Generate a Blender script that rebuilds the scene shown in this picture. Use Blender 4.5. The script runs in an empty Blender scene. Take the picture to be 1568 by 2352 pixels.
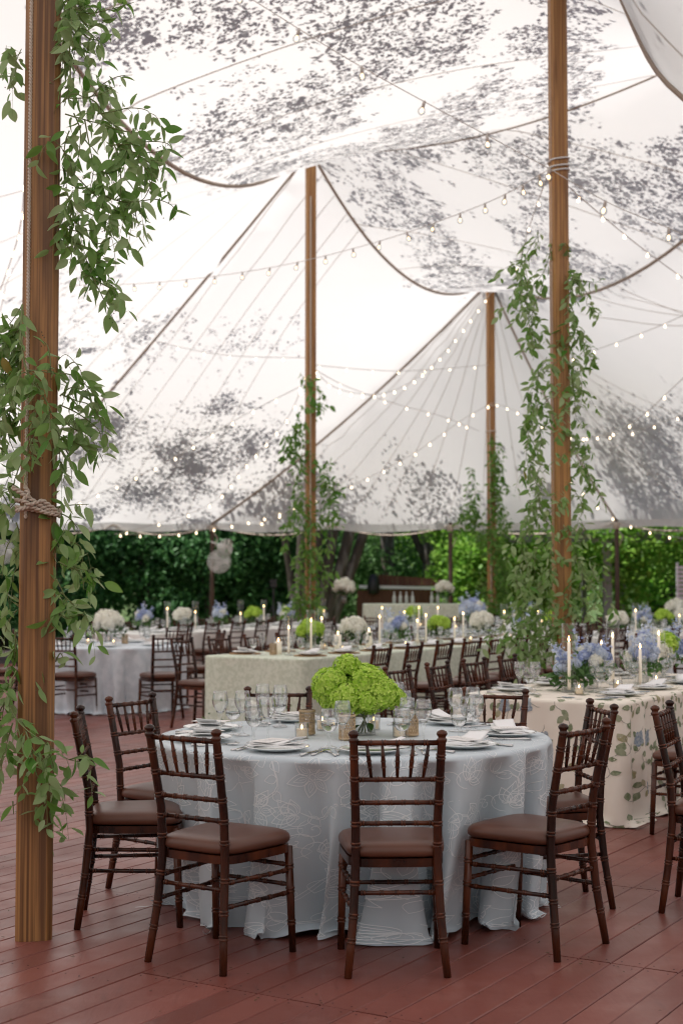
import bpy, math, random
import numpy as np
from mathutils import Vector, Matrix
from mathutils.bvhtree import BVHTree
from mathutils.geometry import delaunay_2d_cdt
random.seed(7); np.random.seed(7)
R = math.radians
SC = bpy.context.scene
COL = SC.collection
# ------------------------------------------------------------- camera, sky, sun, exposure
CAM_H = 1.48; PITCH = R(2.94)
cd = bpy.data.cameras.new('camera'); cam = bpy.data.objects.new('camera', cd); COL.objects.link(cam)
cam.location = (0, 0, CAM_H); cam.rotation_euler = (R(90) + PITCH, 0, 0)
cd.sensor_fit = 'VERTICAL'; cd.sensor_height = 36; cd.lens = 50
cd.clip_start = 0.1; cd.clip_end = 800
cd.dof.use_dof = True; cd.dof.focus_distance = 6.2; cd.dof.aperture_fstop = 3.2
SC.camera = cam
SUN_EL, SUN_AZ = 71, -92            # azimuth from +Y towards +X: a high midday sun
w = bpy.data.worlds.new('World'); SC.world = w; w.use_nodes = True
nt = w.node_tree; sky = nt.nodes.new('ShaderNodeTexSky'); sky.sky_type = 'NISHITA'; sky.sun_disc = False
sky.sun_elevation = R(SUN_EL); sky.sun_rotation = R(SUN_AZ)
nt.links.new(sky.outputs[0], nt.nodes['Background'].inputs[0]); nt.nodes['Background'].inputs[1].default_value = 0.055
SUN_DIR = Vector((math.sin(R(SUN_AZ)) * math.cos(R(SUN_EL)), math.cos(R(SUN_AZ)) * math.cos(R(SUN_EL)), math.sin(R(SUN_EL))))
sl = bpy.data.lights.new('sun', 'SUN'); sl.energy = 4.8; sl.angle = R(0.53); sl.color = (1, .96, .91)
so = bpy.data.objects.new('sun', sl); COL.objects.link(so); so.rotation_euler = SUN_DIR.to_track_quat('Z', 'Y').to_euler()
SC.view_settings.view_transform = 'Standard'; SC.view_settings.look = 'None'
SC.view_settings.gamma = 1; SC.view_settings.use_curve_mapping = False
SC.view_settings.exposure = 0.70
SC.cycles.max_bounces = 14; SC.cycles.diffuse_bounces = 5; SC.cycles.transmission_bounces = 12
SC.cycles.transparent_max_bounces = 24; SC.cycles.glossy_bounces = 3
SC.cycles.use_denoising = True; SC.cycles.filter_width = 1.15; SC.cycles.caustics_reflective = False; SC.cycles.caustics_refractive = False
SC.cycles.sample_clamp_indirect = 6

# ------------------------------------------------------------- helpers
def at(px, py, d):
    """world point at forward distance d seen at overview pixel (px, py) of the 1568 x 2352 view"""
    u = (px - 784) / 3267; v = (1176 - py) / 3267
    k = d / (math.cos(PITCH) - v * math.sin(PITCH))
    return Vector((u * k, d, CAM_H + k * (math.sin(PITCH) + v * math.cos(PITCH))))

class MB:
    def __init__(s): s.v = []; s.f = []
    def add(s, vs, fs, M=None):
        o = len(s.v)
        s.v += [tuple(M @ Vector(p)) for p in vs] if M else [tuple(p) for p in vs]
        s.f += [tuple(i + o for i in f) for f in fs]
        return s
    def box(s, a, b, M=None):
        x0, y0, z0 = a; x1, y1, z1 = b
        return s.add([(x0,y0,z0),(x1,y0,z0),(x1,y1,z0),(x0,y1,z0),(x0,y0,z1),(x1,y0,z1),(x1,y1,z1),(x0,y1,z1)],
                     [(0,3,2,1),(4,5,6,7),(0,1,5,4),(1,2,6,5),(2,3,7,6),(3,0,4,7)], M)
    def tube(s, pts, rad, n=8, cap=True, M=None):
        pts = [Vector(p) for p in pts]; m = len(pts)
        rad = rad if hasattr(rad, '__len__') else [rad] * m
        vs = []; fs = []; ref = None
        for i, p in enumerate(pts):
            t = pts[min(i+1, m-1)] - pts[max(i-1, 0)]
            if t.length < 1e-9: t = Vector((0, 0, 1))
            t.normalize()
            if ref is None: ref = Vector((0, 0, 1)) if abs(t.z) < .9 else Vector((1, 0, 0))
            a = t.cross(ref)
            if a.length < 1e-4: a = t.cross(Vector((.3, .9, .2)))
            a.normalize(); b = a.cross(t).normalized(); ref = b
            for k in range(n):
                q = 2 * math.pi * k / n
                vs.append(p + (a * math.cos(q) + b * math.sin(q)) * rad[i])
        for i in range(m - 1):
            for k in range(n):
                k2 = (k + 1) % n
                fs.append((i*n+k, i*n+k2, (i+1)*n+k2, (i+1)*n+k))
        if cap:
            fs.append(tuple(range(n))[::-1]); fs.append(tuple((m-1)*n + k for k in range(n)))
        return s.add(vs, fs, M)
    def lathe(s, prof, n=16, M=None, c=(0, 0)):
        vs = []; fs = []; m = len(prof)
        for r, z in prof:
            for k in range(n):
                q = 2 * math.pi * k / n
                vs.append((c[0] + r * math.cos(q), c[1] + r * math.sin(q), z))
        for i in range(m - 1):
            for k in range(n):
                k2 = (k + 1) % n
                fs.append((i*n+k, i*n+k2, (i+1)*n+k2, (i+1)*n+k))
        return s.add(vs, fs, M)
    def mesh(s, name, smooth=False):
        me = bpy.data.meshes.new(name); me.from_pydata(s.v, [], s.f)
        if smooth: me.shade_smooth()
        me.update(); return me

def tag(o, label=None, cat=None, group=None, kind=None):
    if label: o['label'] = label
    if cat: o['category'] = cat
    if group: o['group'] = group
    if kind: o['kind'] = kind
    return o
def link(name, me, mat, parent=None, loc=None, smooth=None):
    if isinstance(me, MB): me = me.mesh(name, bool(smooth))
    if mat and not me.materials: me.materials.append(mat)
    o = bpy.data.objects.new(name, me); COL.objects.link(o)
    if parent: o.parent = parent
    if loc is not None: o.location = loc
    return o
def thing(name, loc=(0, 0, 0), rz=0, label=None, cat=None, group=None, kind=None):
    o = bpy.data.objects.new(name, None); COL.objects.link(o); o.empty_display_size = .1
    o.location = loc; o.rotation_euler = (0, 0, rz)
    return tag(o, label, cat, group, kind)
def copy_tree(o, parent=None):
    c = o.copy(); COL.objects.link(c)
    if parent: c.parent = parent
    for ch in KIDS(o): copy_tree(ch, c)
    return c
_kids = {}
def KIDS(o):
    if o.name not in _kids:
        _kids[o.name] = list(o.children)
    return _kids[o.name]
def place(proto, loc, rz, label, cat=None, group=None, first=[set()]):
    """the prototype itself is used the first time, copies after that"""
    if proto.name in first[0]: o = copy_tree(proto)
    else: first[0].add(proto.name); KIDS(proto); o = proto
    o.location = loc; o.rotation_euler = (0, 0, rz)
    return tag(o, label, cat, group)

def np_mesh(name, V, F, n):
    """V (k,3) array, F (m,n) int array, quick mesh"""
    me = bpy.data.meshes.new(name)
    me.vertices.add(len(V)); me.vertices.foreach_set('co', np.asarray(V, np.float32).ravel())
    m = len(F); me.loops.add(m * n); me.loops.foreach_set('vertex_index', np.asarray(F, np.int32).ravel())
    me.polygons.add(m); me.polygons.foreach_set('loop_start', np.arange(0, m*n, n, dtype=np.int32))
    me.polygons.foreach_set('loop_total', np.full(m, n, np.int32))
    me.update(calc_edges=True); me.validate(); return me
def rand_frames(n, up_bias=0., dirs=None):
    """random orthonormal frames (a along leaf, b across, c normal)"""
    a = np.random.normal(size=(n, 3)) if dirs is None else dirs + np.random.normal(size=(n, 3)) * .45
    a /= np.linalg.norm(a, axis=1)[:, None]
    c = np.random.normal(size=(n, 3)); c[:, 2] += up_bias
    b = np.cross(c, a); b /= np.linalg.norm(b, axis=1)[:, None] + 1e-9
    c = np.cross(a, b)
    return a, b, c
def leaf_cloud(name, P, size, up=0.5, wid=.45, fold=.18, dirs=None, jit=.35):
    """one folded six-sided leaf (two quads) at each point of P"""
    P = np.asarray(P, float); n = len(P); a, b, c = rand_frames(n, up, dirs)
    s = (size * (1 + np.random.uniform(-jit, jit, n)))[:, None]
    w_ = s * wid
    V = np.stack([P, P + a*s*.4 + b*w_*.5 + c*s*fold, P + a*s - c*s*.08, P + a*s*.4 - b*w_*.5 + c*s*fold], 1).reshape(-1, 3)
    i = np.arange(n)[:, None] * 4
    F = np.concatenate([i + [[0, 1, 2]], i + [[0, 2, 3]]], 0)
    return np_mesh(name, V, F, 3)

# ------------------------------------------------------------- materials
def mat(name, col=(.5,.5,.5), rough=.6, metal=0, spec=.5, noise=None, bump=None, trans=None, emis=None, coat=0, sheen=0):
    m = bpy.data.materials.new(name); m.use_nodes = True; t = m.node_tree
    b = t.nodes['Principled BSDF']
    b.inputs['Base Color'].default_value = (*col, 1); b.inputs['Roughness'].default_value = rough
    b.inputs['Metallic'].default_value = metal; b.inputs['Specular IOR Level'].default_value = spec
    b.inputs['Coat Weight'].default_value = coat
    if sheen: b.inputs['Sheen Weight'].default_value = sheen
    tc = t.nodes.new('ShaderNodeTexCoord')
    if noise:   # (scale xyz, colour2, lo, hi, detail)
        sc, c2, lo, hi, det = noise
        mp = t.nodes.new('ShaderNodeMapping'); mp.inputs['Scale'].default_value = sc
        t.links.new(tc.outputs['Object'], mp.inputs[0])
        nz = t.nodes.new('ShaderNodeTexNoise'); nz.inputs['Detail'].default_value = det; nz.inputs['Scale'].default_value = 1
        t.links.new(mp.outputs[0], nz.inputs['Vector'])
        mr = t.nodes.new('ShaderNodeMapRange'); mr.inputs[1].default_value = lo; mr.inputs[2].default_value = hi
        t.links.new(nz.outputs[0], mr.inputs[0])
        mx = t.nodes.new('ShaderNodeMix'); mx.data_type = 'RGBA'
        mx.inputs[6].default_value = (*col, 1); mx.inputs[7].default_value = (*c2, 1)
        t.links.new(mr.outputs[0], mx.inputs[0]); t.links.new(mx.outputs[2], b.inputs['Base Color'])
        m['mix'] = mx.name
    if bump:    # (scale xyz, strength, distance)
        sc, st, di = bump
        mp = t.nodes.new('ShaderNodeMapping'); mp.inputs['Scale'].default_value = sc
        t.links.new(tc.outputs['Object'], mp.inputs[0])
        nz = t.nodes.new('ShaderNodeTexNoise'); nz.inputs['Detail'].default_value = 4; nz.inputs['Scale'].default_value = 1
        t.links.new(mp.outputs[0], nz.inputs['Vector'])
        bp = t.nodes.new('ShaderNodeBump'); bp.inputs['Strength'].default_value = st; bp.inputs['Distance'].default_value = di
        t.links.new(nz.outputs[0], bp.inputs['Height']); t.links.new(bp.outputs[0], b.inputs['Normal'])
    if emis: b.inputs['Emission Color'].default_value = (*emis[0], 1); b.inputs['Emission Strength'].default_value = emis[1]
    if trans:   # diffuse-like transmission weight through a thin sheet
        tr = t.nodes.new('ShaderNodeBsdfTranslucent'); ms = t.nodes.new('ShaderNodeMixShader')
        ms.inputs[0].default_value = trans[1]; out = t.nodes['Material Output']
        tr.inputs[0].default_value = (*trans[0], 1)
        if noise and trans[2:] :
            t.links.new(mx.outputs[2], tr.inputs[0])
        t.links.new(b.outputs[0], ms.inputs[1]); t.links.new(tr.outputs[0], ms.inputs[2]); t.links.new(ms.outputs[0], out.inputs[0])
    return m
def per_object(m, amount=.35):
    """vary the brightness of a material from object to object"""
    t = m.node_tree; b = t.nodes['Principled BSDF']; src = b.inputs['Base Color']
    oi = t.nodes.new('ShaderNodeObjectInfo'); hs = t.nodes.new('ShaderNodeHueSaturation')
    mr = t.nodes.new('ShaderNodeMapRange'); mr.inputs[3].default_value = 1 - amount; mr.inputs[4].default_value = 1 + amount
    t.links.new(oi.outputs['Random'], mr.inputs[0]); t.links.new(mr.outputs[0], hs.inputs['Value'])
    if src.links: t.links.new(src.links[0].from_socket, hs.inputs['Color'])
    else: hs.inputs['Color'].default_value = src.default_value
    t.links.new(hs.outputs[0], src); return m
def leaf_mat(name, c1, c2, trans=.35, rough=.45, scale=9):
    """leaf colour varied per leaf island, partly translucent"""
    m = bpy.data.materials.new(name); m.use_nodes = True; t = m.node_tree; b = t.nodes['Principled BSDF']; b.inputs['Specular IOR Level'].default_value = .3
    g = t.nodes.new('ShaderNodeNewGeometry'); mx = t.nodes.new('ShaderNodeMix'); mx.data_type = 'RGBA'
    mx.inputs[6].default_value = (*c1, 1); mx.inputs[7].default_value = (*c2, 1)
    oi = t.nodes.new('ShaderNodeObjectInfo'); ad = t.nodes.new('ShaderNodeMath'); ad.operation = 'ADD'
    fr = t.nodes.new('ShaderNodeMath'); fr.operation = 'FRACT'
    t.links.new(g.outputs['Random Per Island'], ad.inputs[0]); t.links.new(oi.outputs['Random'], ad.inputs[1])
    t.links.new(ad.outputs[0], fr.inputs[0]); t.links.new(fr.outputs[0], mx.inputs[0])
    t.links.new(mx.outputs[2], b.inputs['Base Color']); b.inputs['Roughness'].default_value = rough
    tr = t.nodes.new('ShaderNodeBsdfTranslucent'); t.links.new(mx.outputs[2], tr.inputs[0])
    ms = t.nodes.new('ShaderNodeMixShader'); ms.inputs[0].default_value = trans
    t.links.new(b.outputs[0], ms.inputs[1]); t.links.new(tr.outputs[0], ms.inputs[2]); t.links.new(ms.outputs[0], t.nodes['Material Output'].inputs[0])
    return m
def glass_mat(name, tint=(.93,.95,.95), spec=1.0, k=.22, g0=.09, g1=.8):
    """thin clear glass: see-through face-on, reflecting and greyer at the rim"""
    m = bpy.data.materials.new(name); m.use_nodes = True; t = m.node_tree; t.nodes.clear()
    out = t.nodes.new('ShaderNodeOutputMaterial'); tr = t.nodes.new('ShaderNodeBsdfTransparent'); gl = t.nodes.new('ShaderNodeBsdfGlossy')
    gl.inputs['Roughness'].default_value = .02; gl.inputs['Color'].default_value = (1, 1, 1, 1)
    lw = t.nodes.new('ShaderNodeLayerWeight'); lw.inputs[0].default_value = .35
    mx = t.nodes.new('ShaderNodeMix'); mx.data_type = 'RGBA'
    mx.inputs[6].default_value = (.985, .99, .99, 1); mx.inputs[7].default_value = (tint[0]*k, tint[1]*k, tint[2]*k, 1)
    p2 = t.nodes.new('ShaderNodeMath'); p2.operation = 'POWER'; p2.inputs[1].default_value = 1.0 if k == .35 else 2.6
    t.links.new(lw.outputs['Facing'], p2.inputs[0]); t.links.new(p2.outputs[0], mx.inputs[0]); t.links.new(mx.outputs[2], tr.inputs[0])
    pw = t.nodes.new('ShaderNodeMath'); pw.operation = 'POWER'; pw.inputs[1].default_value = 3.0
    l2 = t.nodes.new('ShaderNodeLayerWeight'); l2.inputs[0].default_value = .5; t.links.new(l2.outputs['Facing'], pw.inputs[0])
    mr = t.nodes.new('ShaderNodeMapRange'); mr.inputs[3].default_value = g0; mr.inputs[4].default_value = g1; t.links.new(pw.outputs[0], mr.inputs[0])
    ms = t.nodes.new('ShaderNodeMixShader'); t.links.new(mr.outputs[0], ms.inputs[0])
    t.links.new(tr.outputs[0], ms.inputs[1]); t.links.new(gl.outputs[0], ms.inputs[2]); t.links.new(ms.outputs[0], out.inputs[0])
    return m
MT = {}
MT['canvas'] = mat('canvas', (.84,.82,.80), .9, spec=.1, noise=((1.3,1.3,1.3),(.80,.78,.76),.35,.7,5), trans=((.81,.795,.78), .46))
MT['strap'] = mat('strap_webbing', (.56,.47,.40), .9, trans=((.45,.38,.32), .35))
MT['seam'] = mat('seam_tape', (.76,.73,.70), .9, trans=((.68,.65,.62), .45))
def wood_mat(name, c1, c2, c3, rough=.45):
    m = mat(name, c1, rough, noise=((85,85,.9), c2, .40, .60, 7), bump=((110,110,1.2), .5, .003))
    t = m.node_tree; b = t.nodes['Principled BSDF']; src = b.inputs['Base Color'].links[0].from_socket
    tc = t.nodes.new('ShaderNodeTexCoord'); mp = t.nodes.new('ShaderNodeMapping'); mp.inputs['Scale'].default_value = (16, 16, 1.1)
    nz = t.nodes.new('ShaderNodeTexNoise'); nz.inputs['Scale'].default_value = 1; nz.inputs['Detail'].default_value = 5
    t.links.new(tc.outputs['Object'], mp.inputs[0]); t.links.new(mp.outputs[0], nz.inputs['Vector'])
    mr = t.nodes.new('ShaderNodeMapRange'); mr.inputs[1].default_value = .5; mr.inputs[2].default_value = .72
    t.links.new(nz.outputs[0], mr.inputs[0]); mx = t.nodes.new('ShaderNodeMix'); mx.data_type = 'RGBA'
    t.links.new(mr.outputs[0], mx.inputs[0]); t.links.new(src, mx.inputs[6]); mx.inputs[7].default_value = (*c3, 1)
    t.links.new(mx.outputs[2], b.inputs['Base Color']); return m
MT['pole'] = wood_mat('stained_fir', (.36,.175,.058), (.135,.057,.019), (.10,.042,.016), .5)
MT['polefar'] = wood_mat('stained_fir_warm', (.50,.26,.085), (.29,.135,.045), (.18,.08,.028), .5)
MT['sidepole'] = wood_mat('weathered_pole_wood', (.10,.055,.035), (.06,.035,.022), (.04,.025,.02), .7)
MT['rope'] = mat('cotton_rope', (.55,.47,.40), .95, bump=((60,60,60), .6, .004))
MT['chair'] = mat('mahogany_lacquer', (.085,.022,.0075), .24, coat=.0, spec=.36, noise=((9,9,3),(.020,.0055,.003),.38,.62,4), bump=((90,90,30), .12, .002))
MT['ring'] = mat('mahogany_ring_wear', (.10,.028,.011), .32, coat=.0, spec=.3, noise=((60,60,60),(.03,.01,.005),.4,.6,3))
per_object(MT['chair'], .35); per_object(MT['ring'], .3)
MT['cushion'] = mat('brown_vinyl', (.120,.049,.031), .34, spec=.35, bump=((220,220,220), .10, .001), noise=((4,4,4),(.10,.040,.025),.4,.6,2))
MT['linen1'] = mat('pale_blue_damask', (.56,.635,.68), .6, noise=((4,4,4),(.50,.575,.62),.4,.6,3), bump=((420,420,420), .25, .0015), sheen=.3)
MT['damask'] = mat('damask_thread', (.80,.84,.86), .55, sheen=.3)
MT['linen2'] = mat('ivory_linen', (.86,.80,.70), .85, noise=((5,5,5),(.83,.76,.66),.4,.6,3), bump=((300,300,300), .25, .0015))
MT['print_leaf'] = mat('printed_leaf_green', (.17,.22,.11), .85, noise=((30,30,30),(.33,.36,.24),.38,.62,3))
MT['print_olive'] = mat('printed_leaf_olive', (.34,.31,.16), .85, noise=((30,30,30),(.44,.42,.29),.4,.6,3))
MT['print_blue'] = mat('printed_flower_blue', (.22,.28,.36), .85, noise=((70,70,70),(.42,.46,.48),.4,.6,3))
MT['print_stem'] = mat('printed_stem', (.22,.20,.17), .85)
MT['sage'] = mat('sage_linen', (.60,.66,.53), .85, noise=((30,30,30),(.74,.79,.67),.42,.6,7), bump=((200,200,200), .3, .002))
MT['grey_linen'] = mat('grey_blue_linen', (.58,.64,.69), .7, noise=((9,9,9),(.70,.75,.80),.42,.6,5))
MT['white_linen'] = mat('white_linen', (.84,.84,.81), .85)
MT['napkin'] = mat('white_napkin', (.88,.88,.88), .85, bump=((160,160,160), .2, .001))
MT['china'] = mat('white_china', (.84,.87,.87), .12, spec=.6, coat=.5)
MT['steel'] = mat('polished_steel', (.62,.61,.6), .16, metal=1)
MT['card'] = mat('menu_card', (.82,.80,.78), .7)
MT['wax'] = mat('candle_wax', (.88,.84,.76), .5, emis=((1,.75,.5), .12))
MT['glow_wax'] = mat('glowing_votive_wax', (.82,.75,.62), .5, emis=((1,.62,.3), .14))
MT['flame'] = mat('candle_flame', (1,.7,.3), .5, emis=((1,.62,.25), 9))
MT['glass'] = glass_mat('clear_glass')
MT['glass_thin'] = glass_mat('thin_cylinder_glass', k=.55, g0=.03, g1=.45)
gm = bpy.data.materials.new('goblet_crystal'); gm.use_nodes = True; gb = gm.node_tree.nodes['Principled BSDF']
gb.inputs['Transmission Weight'].default_value = 1; gb.inputs['Roughness'].default_value = 0; gb.inputs['IOR'].default_value = 1.45; gb.inputs['Base Color'].default_value = (.98,.99,.99,1); MT['crystal'] = gm
gm = bpy.data.materials.new('drinking_water'); gm.use_nodes = True; gb = gm.node_tree.nodes['Principled BSDF']
gb.inputs['Transmission Weight'].default_value = 1; gb.inputs['Roughness'].default_value = 0; gb.inputs['IOR'].default_value = 1.33; MT['drink'] = gm
MT['frost'] = mat('frosted_glass', (.7,.72,.72), .35, trans=((.8,.8,.78), .6))
MT['rattan'] = mat('woven_cane', (.50,.36,.22), .7)
MT['charger'] = mat('rattan_charger', (.42,.24,.10), .7, noise=((90,90,90),(.25,.13,.05),.4,.6,3))
MT['water'] = mat('vase_water', (.5,.55,.5), .1, trans=((.8,.85,.8), .8))
MT['bulb'] = mat('bulb_glow', (1,.9,.8), .3, emis=((1,.78,.52), 2.6))
MT['filament'] = mat('bulb_filament', (1,.8,.6), .3, emis=((1,.66,.34), 2.2))
MT['bulbglass'] = glass_mat('bulb_glass', k=.35)
MT['socket'] = mat('white_socket', (.62,.58,.54), .5)
MT['cable'] = mat('white_cable', (.60,.57,.54), .6)
MT['smilax'] = leaf_mat('smilax_leaf', (.16,.33,.065), (.40,.52,.27), .45, .36)
MT['smilax2'] = leaf_mat('smilax_leaf_deep', (.09,.25,.035), (.22,.38,.09), .45, .3)
MT['smilax_dry'] = leaf_mat('yellowing_leaf', (.30,.17,.03), (.26,.28,.05), .3, .4)
MT['stem'] = mat('green_stem', (.16,.20,.07), .6)
MT['twig'] = mat('dark_twig', (.07,.06,.035), .7)
MT['hyd_green'] = leaf_mat('hydrangea_lime', (.34,.58,.035), (.62,.80,.16), .2, .6)
MT['hyd_white'] = leaf_mat('hydrangea_white', (.88,.87,.76), (.94,.93,.86), .2, .6)
MT['hyd_blue'] = leaf_mat('hydrangea_blue', (.28,.36,.64), (.58,.66,.85), .3, .6)
MT['hyd_pale'] = leaf_mat('hydrangea_pale_blue', (.52,.62,.80), (.82,.86,.90), .3, .6)
MT['deepleaf'] = leaf_mat('bouquet_leaf', (.03,.085,.02), (.07,.15,.035), .3, .4)
MT['fol_dark'] = leaf_mat('evergreen_foliage', (.045,.14,.045), (.10,.24,.075), .3, .55)
MT['fol_mid'] = leaf_mat('mid_green_foliage', (.065,.16,.045), (.15,.28,.09), .45, .5)
MT['fol_bright'] = leaf_mat('bright_vine_foliage', (.13,.32,.035), (.30,.50,.09), .5, .5)
MT['bark'] = mat('grey_brown_bark', (.10,.078,.060), .9, noise=((7,7,2),(.24,.21,.19),.48,.62,5), bump=((25,25,6), .8, .03))
MT['board_brown'] = mat('brown_shed_board', (.13,.052,.028), .8, noise=((30,30,4),(.09,.035,.02),.4,.6,4))
MT['black'] = mat('black_metal', (.015,.015,.017), .45)
MT['whitepaint'] = mat('white_paint', (.72,.73,.74), .5)
MT['greypaint'] = mat('grey_post_paint', (.26,.25,.24), .7)
MT['fan'] = mat('fan_white', (.82,.82,.80), .5)
# ------------------------------------------------------------- the deck and the ground
AZ = R(31.2); BU = Vector((math.sin(AZ), math.cos(AZ), 0)); BV = Vector((math.cos(AZ), -math.sin(AZ), 0))
def deck_mat():
    m = bpy.data.materials.new('painted_deck'); m.use_nodes = True; t = m.node_tree; b = t.nodes['Principled BSDF']
    N = t.nodes.new; L = t.links.new
    g = N('ShaderNodeNewGeometry'); oi = N('ShaderNodeObjectInfo')
    def noise(scale, det, mscale=(1,1,1), rot=0, rough=.55):
        mp = N('ShaderNodeMapping'); mp.inputs['Scale'].default_value = mscale; mp.inputs['Rotation'].default_value = (0,0,rot)
        L(g.outputs['Position'], mp.inputs[0]); n = N('ShaderNodeTexNoise'); n.inputs['Scale'].default_value = scale
        n.inputs['Detail'].default_value = det; n.inputs['Roughness'].default_value = rough; L(mp.outputs[0], n.inputs['Vector']); return n.outputs[0]
    def rng(src, a, b_, c=0, d=1):
        r = N('ShaderNodeMapRange'); r.inputs[1].default_value = a; r.inputs[2].default_value = b_
        r.inputs[3].default_value = c; r.inputs[4].default_value = d; L(src, r.inputs[0]); return r.outputs[0]
    def mix(f, a, c):
        x = N('ShaderNodeMix'); x.data_type = 'RGBA'; L(f, x.inputs[0])
        L(a, x.inputs[6]) if hasattr(a, 'links') else setattr(x.inputs[6], 'default_value', (*a, 1))
        L(c, x.inputs[7]) if hasattr(c, 'links') else setattr(x.inputs[7], 'default_value', (*c, 1))
        return x.outputs[2]
    c = mix(rng(noise(.9, 5), .35, .68), (.170,.050,.038), (.230,.076,.058))
    c = mix(rng(noise(2.2, 8, rough=.72), .52, .74, 0, .75), c, (.28,.125,.10))
    c = mix(rng(noise(14, 6, (1,.25,1), R(31.2), .7), .60, .72, 0, .5), c, (.085,.028,.022))
    c = mix(rng(noise(26, 3, (1, .08, 1), -AZ * 0 + R(31.2)), .6, .8, 0, .35), c, (.075,.02,.017))
    c = mix(rng(noise(1.3, 9, rough=.75), .705, .735, 0, .55), c, (.30,.20,.18))
    hs = N('ShaderNodeHueSaturation'); L(rng(oi.outputs['Random'], 0, 1, .82, 1.16), hs.inputs['Value']); L(c, hs.inputs['Color'])
    L(hs.outputs[0], b.inputs['Base Color'])
    L(rng(noise(3, 6), .3, .7, .28, .50), b.inputs['Roughness']); b.inputs['Specular IOR Level'].default_value = .4
    bp = N('ShaderNodeBump'); bp.inputs['Strength'].default_value = .25; bp.inputs['Distance'].default_value = .004
    L(noise(60, 4, (1, .12, 1), R(31.2)), bp.inputs['Height']); L(bp.outputs[0], b.inputs['Normal'])
    return m
MT['deck'] = deck_mat()
MT['deckgap'] = mat('deck_gap_dark', (.018,.008,.007), .9)
fl = MB(); fl.box((-16, -8, -.16), (18, 33, -.030)); floor = tag(link('floor', fl, MT['deckgap']), kind='structure')
BW = .135; SW = 9 * BW; SL = 2.44
def board_mesh(L, W=BW, name='deck_board'):
    g = .0022; e = .003; b = MB()
    b.add([(g+e,-.0,0),(W-g-e,-.0,0),(W-g-e,L,0),(g+e,L,0), (g,0,-e),(W-g,0,-e),(W-g,L,-e),(g,L,-e), (g,0,-.03),(W-g,0,-.03),(W-g,L,-.03),(g,L,-.03)],
          [(0,1,2,3),(4,0,3,7),(1,5,6,2),(8,4,7,11),(5,9,10,6),(8,9,5,4,0,1)[::1],(10,11,7,6)])
    me = b.mesh(name); me.materials.append(MT['deck']); return me
bm0 = board_mesh(SL - .007)
cells = []
for iv in range(-14, 15):
    v0 = -2.3 + SW * iv
    u0 = (5.39 if iv % 2 == 0 else 4.33)
    for iu in range(-6, 14):
        uu = u0 + SL * iu; c = BU * (uu + SL/2) + BV * (v0 + SW/2)
        if not (-15 < c.x < 17 and -7 < c.y < 31.8): continue
        vis = c.y > 3.2 and abs(c.x) < .25 * c.y + 1.5
        cells.append((c.length if vis else 99 + c.length, uu, v0, vis))
cells.sort()
far = MB(); nb = 0
for k, (d, uu, v0, vis) in enumerate(cells):
    for j in range(9):
        p = BU * (uu + random.uniform(0, .002)) + BV * (v0 + BW * j)
        if nb < 300 and vis:
            o = bpy.data.objects.new('deck_board', bm0); COL.objects.link(o); o.parent = floor
            o.location = (p.x, p.y, random.uniform(-.0012, .0008)); o.rotation_euler = (0, 0, -AZ); nb += 1
        else:
            M = Matrix.Translation((p.x, p.y, random.uniform(-.001, .0005))) @ Matrix.Rotation(-AZ, 4, 'Z')
            W = BW; g = .0022; L = SL - .007
            far.add([(g,0,0),(W-g,0,0),(W-g,L,0),(g,L,0),(g,0,-.02),(W-g,0,-.02),(W-g,L,-.02),(g,L,-.02)],
                    [(0,1,2,3),(4,0,3,7),(1,5,6,2)], M)
sc_ = MB()
for k, (d, uu, v0, vis) in enumerate(cells[:40]):
    for j in range(9):
        for du in (.035, SL/2, SL-.045):
            for dv in (.03, BW-.03):
                p = BU*(uu + du + random.uniform(-.006,.006)) + BV*(v0 + BW*j + dv + random.uniform(-.004,.004))
                sc_.add([(p.x+.0042*math.cos(q*1.047), p.y+.0042*math.sin(q*1.047), .0016) for q in range(6)], [(0,1,2,3,4,5)])
tag(link('screw_heads', sc_, MT['deckgap'], floor), kind='stuff')
fb = tag(link('deck_boards_beyond', far, MT['deck'], floor), kind='stuff')

MT['grass'] = mat('lawn', (.045,.10,.02), .95, noise=((.9,.9,.9),(.09,.12,.035),.4,.65,6), bump=((20,20,20), .8, .05))
gr = MB(); n = 40
for i in range(n+1):
    for j in range(n+1):
        x = -300 + 600*i/n; y = -100 + 600*j/n
        gr.v.append((x, y, -.22 + (0 if y < 60 else (y-60)*.02)))
gr.f = [(i*(n+1)+j, (i+1)*(n+1)+j, (i+1)*(n+1)+j+1, i*(n+1)+j+1) for i in range(n) for j in range(n)]
tag(link('ground', gr, MT['grass'], smooth=True), kind='structure')

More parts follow.
